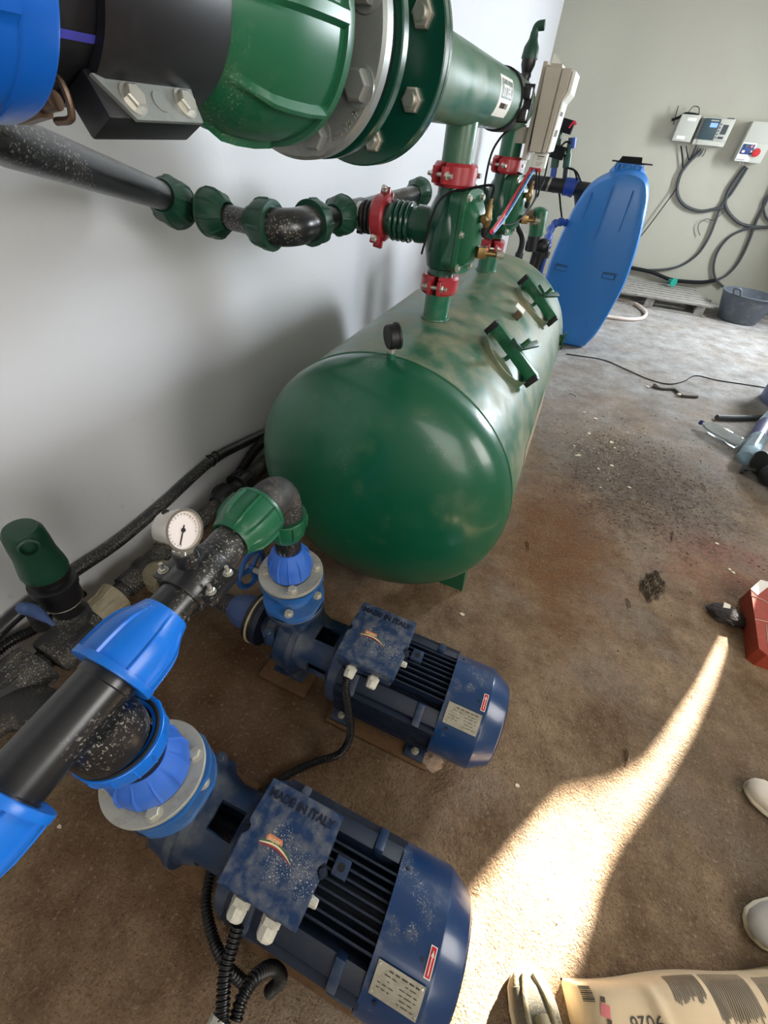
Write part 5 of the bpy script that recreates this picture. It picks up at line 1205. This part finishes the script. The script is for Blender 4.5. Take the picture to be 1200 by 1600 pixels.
wc([(1215, 270), (1197, 315), (1182, 345), (1172, 372), (1162, 395), (1150, 415), (1135, 430), (1118, 438)], 0.015, 'thick grey cable slanting down from the right edge to the floor cables')
wc([(1215, 352), (1185, 356), (1165, 358), (1140, 370), (1122, 392), (1115, 415), (1118, 435), (1130, 448)], 0.014, 'grey cable curving left from the right edge down to the bucket')
wc([(1215, 298), (1200, 305), (1193, 320), (1197, 340), (1212, 350)], 0.012, 'small loop of grey cable cut by the right edge')
wc([(960, 414), (1000, 421), (1020, 426), (1045, 436), (1062, 439), (1095, 441), (1118, 438)], 0.022, 'thick dark cable bundle lying above the pallet along the wall foot', 'cable_black', 0.05)
wc([(1060, 165), (1052, 195)], 0.004, 'short thin wire above the left side of the blank junction box', 'cable_black', 0.05)
wc([(1066, 268), (1056, 295), (1040, 318), (1020, 345), (1002, 368), (985, 385)], 0.006, 'thin black cable slanting down behind the blue tank', 'cable_black', 0.04)
wc([(1132, 330), (1115, 344), (1104, 342), (1092, 350), (1091, 360), (1094, 368)], 0.004, 'thin curly wire hanging from the cable crossing', 'cable_grey')
b = MB(); q = at(1052, 441, y=7.25); b.lathe(q, Vector((0.55, -0.8, 0.1)), [(-0.07, 0.032), (0, 0.034), (0.002, 0.05), (0.012, 0.052), (0.014, 0.0)], 28, cap=False)
solo(b, 'teal_cap', 'teal', 'small round teal cap on the cable bundle above the pallet', 'cap', q)

# ------------------------------------------------------------ pallet, bucket and floor hose
t = thing('wooden_pallet', 'weathered grey wooden pallet on the floor against the far wall', 'pallet', (0.9, 6.95, 0))
ps = 0.075
def py_(x, y): return y + (x - 0.9) * ps
for k in range(7):
    yy = 6.55 + 0.125 * k; x1 = 1.66 - (0.12 if k > 3 else 0) - 0.03 * (k % 2)
    b = MB(); b.prism([(0.28, py_(0.28, yy)), (x1, py_(x1, yy)), (x1 + 0.01, py_(x1, yy) + 0.095), (0.28, py_(0.28, yy) + 0.095)], (0, 0, 0.118), X, Y, Z * 0.02); b.build('slat', 'wood_old', t)
for x in (0.38, 0.95, 1.53):
    b = MB(); b.prism([(x - 0.05, py_(x, 6.56)), (x + 0.05, py_(x, 6.56)), (x + 0.05, py_(x, 7.33)), (x - 0.05, py_(x, 7.33))], (0, 0, 0.098), X, Y, Z * 0.02); b.build('stringer_board', 'wood_old', t)
    for yy in (6.56, 6.92, 7.26):
        b = MB(); b.bx(x - 0.05, x + 0.05, py_(x, yy), py_(x, yy) + 0.09, 0.02, 0.098); b.build('block', 'wood_old', t)
for yy in (6.56, 6.92, 7.26):
    b = MB(); b.prism([(0.28, py_(0.28, yy)), (1.62, py_(1.62, yy)), (1.62, py_(1.62, yy) + 0.09), (0.28, py_(0.28, yy) + 0.09)], (0, 0, 0), X, Y, Z * 0.02); b.build('bottom_board', 'wood_old', t)
t = thing('bucket', 'dark grey rubber bucket on the floor at the right end of the pallet', 'bucket', (2.0, 6.80, 0))
b = MB(); b.lathe((2.0, 6.80, 0), Z, [(0.006, 0), (0, 0.0), (0, 0.20), (0.01, 0.215), (0.27, 0.285), (0.285, 0.285), (0.29, 0.296), (0.302, 0.296), (0.304, 0.282), (0.28, 0.276), (0.02, 0.205), (0.015, 0)], 56, cap=False, fn=lambda a, j: 1 + (0.03 * math.cos(2 * a + 0.6) if j > 3 and j < 10 else 0)); b.build('tub', 'bucket', t)
b = MB(); b.tube([(1.78, 6.62, 0.30), (1.74, 6.56, 0.36), (1.79, 6.52, 0.37), (1.84, 6.56, 0.30)], 0.013, 8); b.build('handle', 'bucket', t)
solo(MB().tube([at(930, 463, z=0.02), at(965, 468, z=0.02), at(990, 474, z=0.02), at(1005, 484, z=0.02), at(1009, 492, z=0.02), at(1000, 498, z=0.02), at(980, 499, z=0.02), at(955, 496, z=0.02), at(925, 492, z=0.02)], 0.021, 12), 'floor_hose', 'hose_white', 'pale reddish hose looping on the floor right of the blue tank', 'hose', at(990, 480, z=0))

# ------------------------------------------------------------ odds and ends on the floor
solo(MB().tube([at(*p, z=0.006) for p in ((885, 553), (905, 556), (945, 563), (980, 578), (1015, 593), (1045, 600), (1068, 596), (1087, 587), (1120, 594), (1160, 600), (1210, 608))], 0.0045, 6), 'loose_wire', 'cable_black', 'long thin dark wire snaking across the pale floor', 'wire', at(1045, 600, z=0))
solo(MB().tube([at(*p, z=0.012) for p in ((1020, 603), (1032, 607), (1052, 608), (1058, 612), (1066, 618), (1078, 619), (1090, 620))], 0.011, 10).tube([at(1032, 607, z=0.012), at(1022, 600, z=0.02)], 0.008, 8, False), 'bent_rod', 'print_dark', 'short bent dark rod lying in front of the long wire', 'rod', at(1055, 608, z=0))
b = MB(); q = at(1061, 616, z=0.02); b.sphere(q, 0.018, 1, 0.8, 0.5, 12); solo(b, 'paper_scrap', 'chip_white', 'white scrap stuck to the bent rod', 'scrap', q)
# plastic bottles
def bottle(a, c_, r, label, mt, lab=None):
    a, c_ = Vector(a), Vector(c_); t = thing('plastic_bottle', label, 'bottle', (a.x, a.y, 0), 'plastic bottles'); d_ = c_ - a; L = d_.length
    b = MB(); b.lathe(a, d_, [(0, 0), (0, r * 0.8), (L * 0.03, r), (L * 0.22, r), (L * 0.25, r * 0.93), (L * 0.28, r), (L * 0.62, r), (L * 0.78, r * 0.8), (L * 0.9, r * 0.38), (L * 0.94, r * 0.36), (L * 0.94, 0)], 28, cap=False); b.build('bottle_body', mt, t)
    b = MB(); b.lathe(a + d_ * 0.93, d_, [(0, r * 0.42), (L * 0.07, r * 0.42)], 18); b.build('cap', 'cap_navy', t)
    if lab:
        b = MB(); b.lathe(a + d_ * 0.32, d_, [(0, r * 1.01), (L * 0.27, r * 1.01)], 28, cap=False); b.build('label', lab, t)
    return t
bottle(at(1158, 694, z=0.045), at(1094, 659, z=0.045), 0.042, 'clear empty plastic bottle with navy cap lying on the floor', 'bottle')
bottle(at(1166, 716, z=0.055), at(1216, 632, z=0.12), 0.055, 'bluish plastic bottle with dark label leaning by the right edge', 'bottle_blue', 'bottle_label')
solo(MB().tube([at(1120, 652, z=0.02), at(1150, 653, z=0.02), at(1190, 652, z=0.02)], 0.02, 10), 'plastic_tube', 'cable_grey', 'grey tube on the floor behind the clear bottle', 'tube', at(1150, 653, z=0))
t = thing('rubbish_bin', 'blue grey bin at the right edge behind the bottles', 'bin', (2.02, 4.3, 0))
b = MB(); b.lathe((2.02, 4.3, 0), Z, [(0, 0.25), (0.32, 0.28), (0.34, 0.30), (0.36, 0.30)], 48); b.build('body', 'barrel', t)
t = thing('small_machine', 'black rounded machine on the floor at the right edge below the bottles', 'machine', (1.53, 2.95, 0))
b = MB(); b.sphere((1.52, 2.87, 0.075), 0.085, 1, 0.8, 0.9, 24); b.cyl((1.45, 2.98, 0.08), (1.66, 3.06, 0.09), 0.075, seg=28); b.build('housing', 'machine', t)
b = MB(); b.tube([(1.44, 2.93, 0.05), (1.38, 2.93, 0.04), (1.37, 2.90, 0.02)], 0.012, 10); b.sphere((1.40, 2.96, 0.03), 0.022, seg=12); b.build('hose_tail', 'rubber', t)
# red carton
t = thing('cardboard_box', 'orange red cardboard box with white edge at the right edge', 'box', (1.3, 1.62, 0))
b = MB(); b.prism([(1.135, 1.405), (1.170, 1.745), (1.225, 1.825), (1.46, 1.84), (1.46, 1.39), (1.16, 1.385)], (0, 0, 0), X, Y, Z * 0.08); b.build('carton', 'carton_red', t)
b = MB(); b.prism([(1.168, 1.742), (1.225, 1.828), (1.46, 1.842), (1.46, 1.80), (1.245, 1.79), (1.190, 1.715)], (0, 0, 0.08), X, Y, Z * 0.002); b.build('white_edge', 'carton_white', t)
b = MB()
b.tube([(1.16, 1.70, 0.0812), (1.22, 1.69, 0.0812), (1.27, 1.63, 0.0812), (1.28, 1.55, 0.0812)], 0.0012, 4); b.tube([(1.15, 1.56, 0.0812), (1.22, 1.57, 0.0812), (1.28, 1.55, 0.0812), (1.35, 1.50, 0.0812)], 0.0012, 4); b.tube([(1.19, 1.55, 0.0812), (1.18, 1.48, 0.0812), (1.17, 1.41, 0.0812)], 0.0012, 4)
for k in range(9): b.tube([(1.24 + 0.02 * k, 1.42, 0.0812), (1.22 + 0.02 * k, 1.54, 0.0812)], 0.0007, 4, False)
b.build('line_print', 'carton_white', t)
b = MB(); g_ = bmesh.ops.create_icosphere(b.b, subdivisions=3, radius=0.05)['verts']; rd = random.Random(5)
for v in g_: v.co = Vector((v.co.x * 1.5 * rd.uniform(0.85, 1.15), v.co.y * 1.1 * rd.uniform(0.85, 1.15), max(-0.018, v.co.z * 0.4)))
bmesh.ops.translate(b.b, vec=(1.085, 1.60, 0.018), verts=b.b.verts); solo(b, 'dirty_rag', 'dark_rag', 'dark crumpled rag on the floor against the red box', 'rag', (1.085, 1.6, 0))
b = MB(); b.prism([(0, 0), (0.03, 0.008), (0.035, 0.03), (0.01, 0.035)], (1.062, 1.615, 0.036), X, Y, Z * 0.002); solo(b, 'plastic_scrap', 'chip_white', 'pale plastic scrap lying on the dark rag', 'scrap', (1.07, 1.62, 0.036))

# shoes
def shoe(toe, ang, L, wd, label, up, sole='shoe_sole', mesh=None, grp=None):
    toe = Vector(toe); d_ = Vector((math.cos(ang), math.sin(ang), 0)); s_ = Vector((-d_.y, d_.x, 0))   # d_ from toe to heel
    t = thing('shoe', label, 'shoe', toe, grp)
    st_ = [(0.0, 0.30, 0.030), (0.03, 0.62, 0.042), (0.10, 0.88, 0.050), (0.22, 1.0, 0.058), (0.38, 0.98, 0.072), (0.52, 0.86, 0.090), (0.66, 0.76, 0.100), (0.82, 0.76, 0.100), (0.93, 0.70, 0.098), (0.99, 0.45, 0.085)]
    def ringz(k, lo, hi, infl=1.0, n=20):
        f_, w_, h_ = st_[k]; c = toe + d_ * (L * f_); out = []
        for i in range(n):
            a = 2 * PI * i / n; ca, sa = math.cos(a), math.sin(a)
            x = wd / 2 * w_ * infl * (abs(ca) ** 0.7) * (1 if ca > 0 else -1)
            z = lo + (hi - lo) * (0.5 + 0.5 * (abs(sa) ** 0.8) * (1 if sa > 0 else -1)); out.append(c + s_ * x + Z * z)
        return out
    def mk(lo, hi, infl, nm, mt, ks=range(10)):
        b = MB(); rg = [[b.b.verts.new(v) for v in ringz(k, lo, hi(st_[k][2]), infl)] for k in ks]
        for A, B in zip(rg, rg[1:]):
            for i in range(len(A)): b.face((A[i], A[(i + 1) % len(A)], B[(i + 1) % len(A)], B[i]))
        b.face(rg[0][::-1]); b.face(rg[-1]); return b.build(nm, mt, t, sharp=50)
    mk(0.0, lambda h: 0.026, 1.04, 'sole', sole); mk(0.012, lambda h: h, 0.95, 'upper', up)
    if mesh:
        mk(0.014, lambda h: h * 1.0 + 0.001, 0.955, 'mesh_panel', mesh, [2, 3, 4])
        for sg in (-1, 1):
            b = MB(); b.tube([toe + d_ * L * 0.04 + s_ * sg * 0.012 + Z * 0.044, toe + d_ * L * 0.18 + s_ * sg * 0.026 + Z * 0.056, toe + d_ * L * 0.38 + s_ * sg * 0.030 + Z * 0.070], 0.006, 10); b.build('overlay', up, t)
        b = MB(); b.tube([toe + d_ * L * 0.26 + Z * 0.062, toe + d_ * L * 0.42 + Z * 0.082, toe + d_ * L * 0.6 + Z * 0.102], 0.017, 14); b.build('tongue', up, t)
    for k in range(4):
        q = toe + d_ * L * (0.34 + 0.07 * k) + Z * (0.072 + 0.010 * k); b = MB(); b.tube([q - s_ * 0.028, q + Z * 0.008, q + s_ * 0.028], 0.003, 8); b.build('lace', sole, t)
    return t
shoe((0.418, 0.168, 0), R(-62), 0.30, 0.108, 'khaki mesh sneaker with its toe in the sun at the bottom beside the paper bag', 'shoe_khaki', mesh='shoe_mesh')
shoe((1.03, 0.865, 0), R(-22), 0.28, 0.10, 'pale shoe tip at the right edge, the one nearer the red box', 'shoe_pale')
shoe((0.968, 0.468, 0), R(34), 0.28, 0.10, 'greyish shoe tip at the right edge just above the paper bag', 'shoe_grey')

# paper sack
t = thing('paper_sack', 'beige printed paper sack lying on the floor at the bottom right', 'sack', (0.85, 0.12, 0))
c0 = Vector((0.510, 0.186, 0)); su = Vector((0.905, 0.425, 0)).normalized(); sv = Vector((su.y, -su.x, 0))
SL, SW = 0.74, 0.40
def sackp(u, v):
    x, y = u * SL, v * SW
    a = max(0, 1 - abs(2 * u - 1) ** 14); c_ = max(0, 1 - abs(2 * v - 1) ** 14)
    z = (0.100 + 0.016 * math.sin(PI * min(1, max(0, u)) ** 0.8) * math.sin(PI * min(1, max(0, v)))) * (a ** 0.45) * (c_ ** 0.42)
    z += 0.003 * math.sin(u * 23 + v * 5) * a * c_ + 0.003 * math.sin(u * 9 - v * 17) * a * c_ + 0.010 * math.exp(-((u - 0.22 - 0.1 * v) / 0.02) ** 2) * c_ - 0.010 * math.exp(-((u - 0.42 - 0.25 * v) / 0.03) ** 2) * c_ * a
    inn = 0.004 * math.sin(u * 13) * (1 - c_)
    return c0 + su * x + sv * (y + inn) + Z * max(0.0, z)
b = MB(); NU, NV = 110, 60
top = [[b.b.verts.new(sackp(i / NU, j / NV)) for j in range(NV + 1)] for i in range(NU + 1)]
for i in range(NU):
    for j in range(NV): b.face((top[i][j], top[i + 1][j], top[i + 1][j + 1], top[i][j + 1]))
b.face([top[i][0] for i in range(NU + 1)][::-1] + [top[0][j] for j in range(1, NV + 1)] + [top[i][NV] for i in range(1, NU + 1)] + [top[NU][j] for j in range(NV - 1, 0, -1)])
b.build('sack', 'paper_bag', t, sharp=60)
def on_sack(o, h=0.0015):
    for v in o.data.vertices:
        w_ = v.co + Vector(t['_o']); q = w_ - c0; u, vv_ = q.dot(su) / SL, q.dot(sv) / SW; p = sackp(u, vv_); v.co = Vector((w_.x, w_.y, p.z + h)) - Vector(t['_o'])
def strip(u0, v0, u1, v1, wd, nm, mt, n=14):
    b = MB(); A = []; B = []
    dd = Vector(((u1 - u0) * SL, (v1 - v0) * SW)).normalized(); nn = Vector((-dd.y, dd.x)) * wd / 2
    for i in range(n + 1):
        u, v = u0 + (u1 - u0) * i / n, v0 + (v1 - v0) * i / n
        for Lst, sg in ((A, 1), (B, -1)):
            uu, v2 = u + sg * nn.x / SL, v + sg * nn.y / SW
            Lst.append(b.b.verts.new(sackp(uu, v2) + Z * 0.0016))
    for i in range(n): b.face((A[i], A[i + 1], B[i + 1], B[i]))
    return b
def merge(bs, nm, mt):
    b = MB()
    for q in bs:
        tmp = bpy.data.meshes.new('tmp'); q.b.to_mesh(tmp); q.b.free(); b.b.from_mesh(tmp); bpy.data.meshes.remove(tmp)
    return b.build(nm, mt, t)
for (ua, ub, va, vb) in ((0.30, 0.41, 0.015, 0.12), (0.425, 0.56, 0.015, 0.20), (0.585, 0.70, 0.03, 0.24)):
    L_ = []; rd = random.Random(int(ua * 100)); n = int((ub - ua) * SL / 0.0045)
    for k in range(n):
        u = ua + (ub - ua) * k / n
        L_.append(strip(u, va, u - 0.008, vb - rd.uniform(0, 0.03), 0.0022, '', '', 8))
    merge(L_, 'text_block', 'print_dark')
merge([strip(0.022, 0.03 + 0.008 * k, 0.05, 0.032 + 0.008 * k, 0.0014 + 0.001 * (k % 3 == 0), '', '', 4) for k in range(8)], 'bar_code', 'print_dark')
merge([strip(0.058, 0.115, 0.082, 0.13, 0.020, '', '', 5)], 'badge', 'bag_pink'); merge([strip(0.066, 0.078, 0.078, 0.084, 0.009, '', '', 3), strip(0.066, 0.162, 0.078, 0.168, 0.010, '', '', 3)], 'badge_ends', 'dirt_dark')
o = letters('printed_digits', '9026', 0.036, c0 + su * 0.135 + sv * 0.070 + Z * 0.12, -su, sv, 'print_dark', t, 0.0)
on_sack(o)
o = letters('printed_mark', '\u00ae', 0.014, c0 + su * 0.080 + sv * 0.076 + Z * 0.12, -su, sv, 'print_dark', t, 0.0); on_sack(o)

# litter
rd = random.Random(11)
CH = [(913, 645), (930, 655), (897, 697), (905, 712), (955, 692), (960, 700), (980, 676), (900, 712), (955, 728), (920, 678), (938, 762), (1145, 895), (722, 960), (93, 1292), (808, 1228), (1012, 605), (1140, 890), (1120, 850), (935, 733), (983, 762)]
def chip(px, py, i):
    q = at(px, py, z=0); s_ = (0.004 + 0.004 * rd.random()) * (1 + 0.45 * max(0, q.y)); b = MB()
    pts = [(s_ * rd.uniform(0.6, 1.2) * math.cos(2 * PI * k / 6), s_ * rd.uniform(0.4, 0.9) * math.sin(2 * PI * k / 6)) for k in range(6)]
    b.prism(pts, (q.x, q.y, 0.0005), X, Y, Z * s_ * 0.35)
    return solo(b, 'paper_chip', 'chip_white', 'tiny white chip of rubbish scattered on the dirt floor', 'chip', (q.x, q.y, 0), 'white chips on the floor')
for i, p in enumerate(CH): chip(*p, i)
for i, ((a0, b0), (a1, b1)) in enumerate((((565, 0), (0, 0)),)): pass
TW = [((979, 935), (985, 950)), ((1095, 755), (1103, 766)), ((823, 845), (827, 858)), ((1050, 845), (1052, 830)), ((890, 615), (900, 620)), ((965, 765), (975, 760)), ((979, 1170), (981, 1190))]
for a_, b_ in TW:
    q0, q1 = at(*a_, z=0.004), at(*b_, z=0.006)
    solo(MB().tube([q0, q0.lerp(q1, 0.5) + Vector((0.004, 0.004, 0.003)), q1], 0.003, 6), 'twig', 'leaf_dry', 'small dry twig lying on the dirt floor', 'twig', (q0.x, q0.y, 0), 'dry twigs on the floor')
def crumbs(nm, n, fn, s0, s1, mt, label, seed):
    b = MB(); r_ = random.Random(seed)
    for k in range(n):
        x, y = fn(r_); s_ = r_.uniform(s0, s1); h = r_.uniform(0.3, 0.7) * s_
        pts = [(x + s_ * r_.uniform(0.5, 1.1) * math.cos(2 * PI * j / 5), y + s_ * r_.uniform(0.4, 1.0) * math.sin(2 * PI * j / 5)) for j in range(5)]
        A = [b.b.verts.new((p[0], p[1], 0.0002)) for p in pts]; tp = b.b.verts.new((x, y, h))
        for j in range(5): b.face((A[j], A[(j + 1) % 5], tp))
    o = b.build(nm, mt); tag(o, label, 'debris', None, 'stuff'); return o
crumbs('soil_crumbs', 900, lambda r: (r.gauss(0.78, 0.30), r.gauss(2.5, 0.38)), 0.003, 0.010, 'dirt_dark', 'dark soil crumbs trodden over the floor right of the green tank', 1)
crumbs('pale_crumbs', 260, lambda r: (r.gauss(0.55, 0.13), r.gauss(2.85, 0.22)), 0.002, 0.006, 'chip_white', 'pale crumbs sprinkled over the dark soil patch', 2)
crumbs('floor_grit', 2200, lambda r: (r.uniform(-0.9, 1.3), r.uniform(-0.2, 2.2)), 0.0012, 0.0035, 'leaf_dry', 'fine brown grit spread over the near floor', 3)
b = MB(); g_ = bmesh.ops.create_grid(b.b, x_segments=44, y_segments=44, size=1.0)['verts']; r_ = random.Random(9)
for v in g_:
    x, y = v.co.x, v.co.y; rr_ = math.hypot(x, y); h = max(0, 1 - rr_ ** 2 - 0.35 * (math.sin(x * 7 + y * 3) * math.sin(y * 6) + 0.5)) * (0.018 + r_.uniform(-0.010, 0.012))
    v.co = Vector((0.79 + 0.06 * x + 0.035 * y, 1.64 + 0.12 * y - 0.02 * x, 0.0005 + max(0, h)))
bmesh.ops.delete(b.b, geom=[v for v in b.b.verts if v.co.z < 0.0012], context='VERTS')
o = b.build('dirt_clump', 'dirt_dark'); tag(o, 'dark clump of soil on the floor right of the pumps', 'debris', None, 'stuff')
b = MB(); g_ = bmesh.ops.create_icosphere(b.b, subdivisions=3, radius=0.04)['verts']; r_ = random.Random(2)
for v in g_: v.co = Vector((v.co.x * 1.2 * r_.uniform(0.8, 1.2), v.co.y * r_.uniform(0.7, 1.1), max(-0.004, v.co.z * 0.5 * r_.uniform(0.8, 1.2))))
bmesh.ops.translate(b.b, vec=(P1x + 0.545, P1y - 0.125, 0.005), verts=b.b.verts); solo(b, 'mortar_lump', 'cement_crumb', 'crumbly reddish mortar lump under the fan cover of the farther pump', 'lump', (P1x + 0.545, P1y - 0.125, 0))
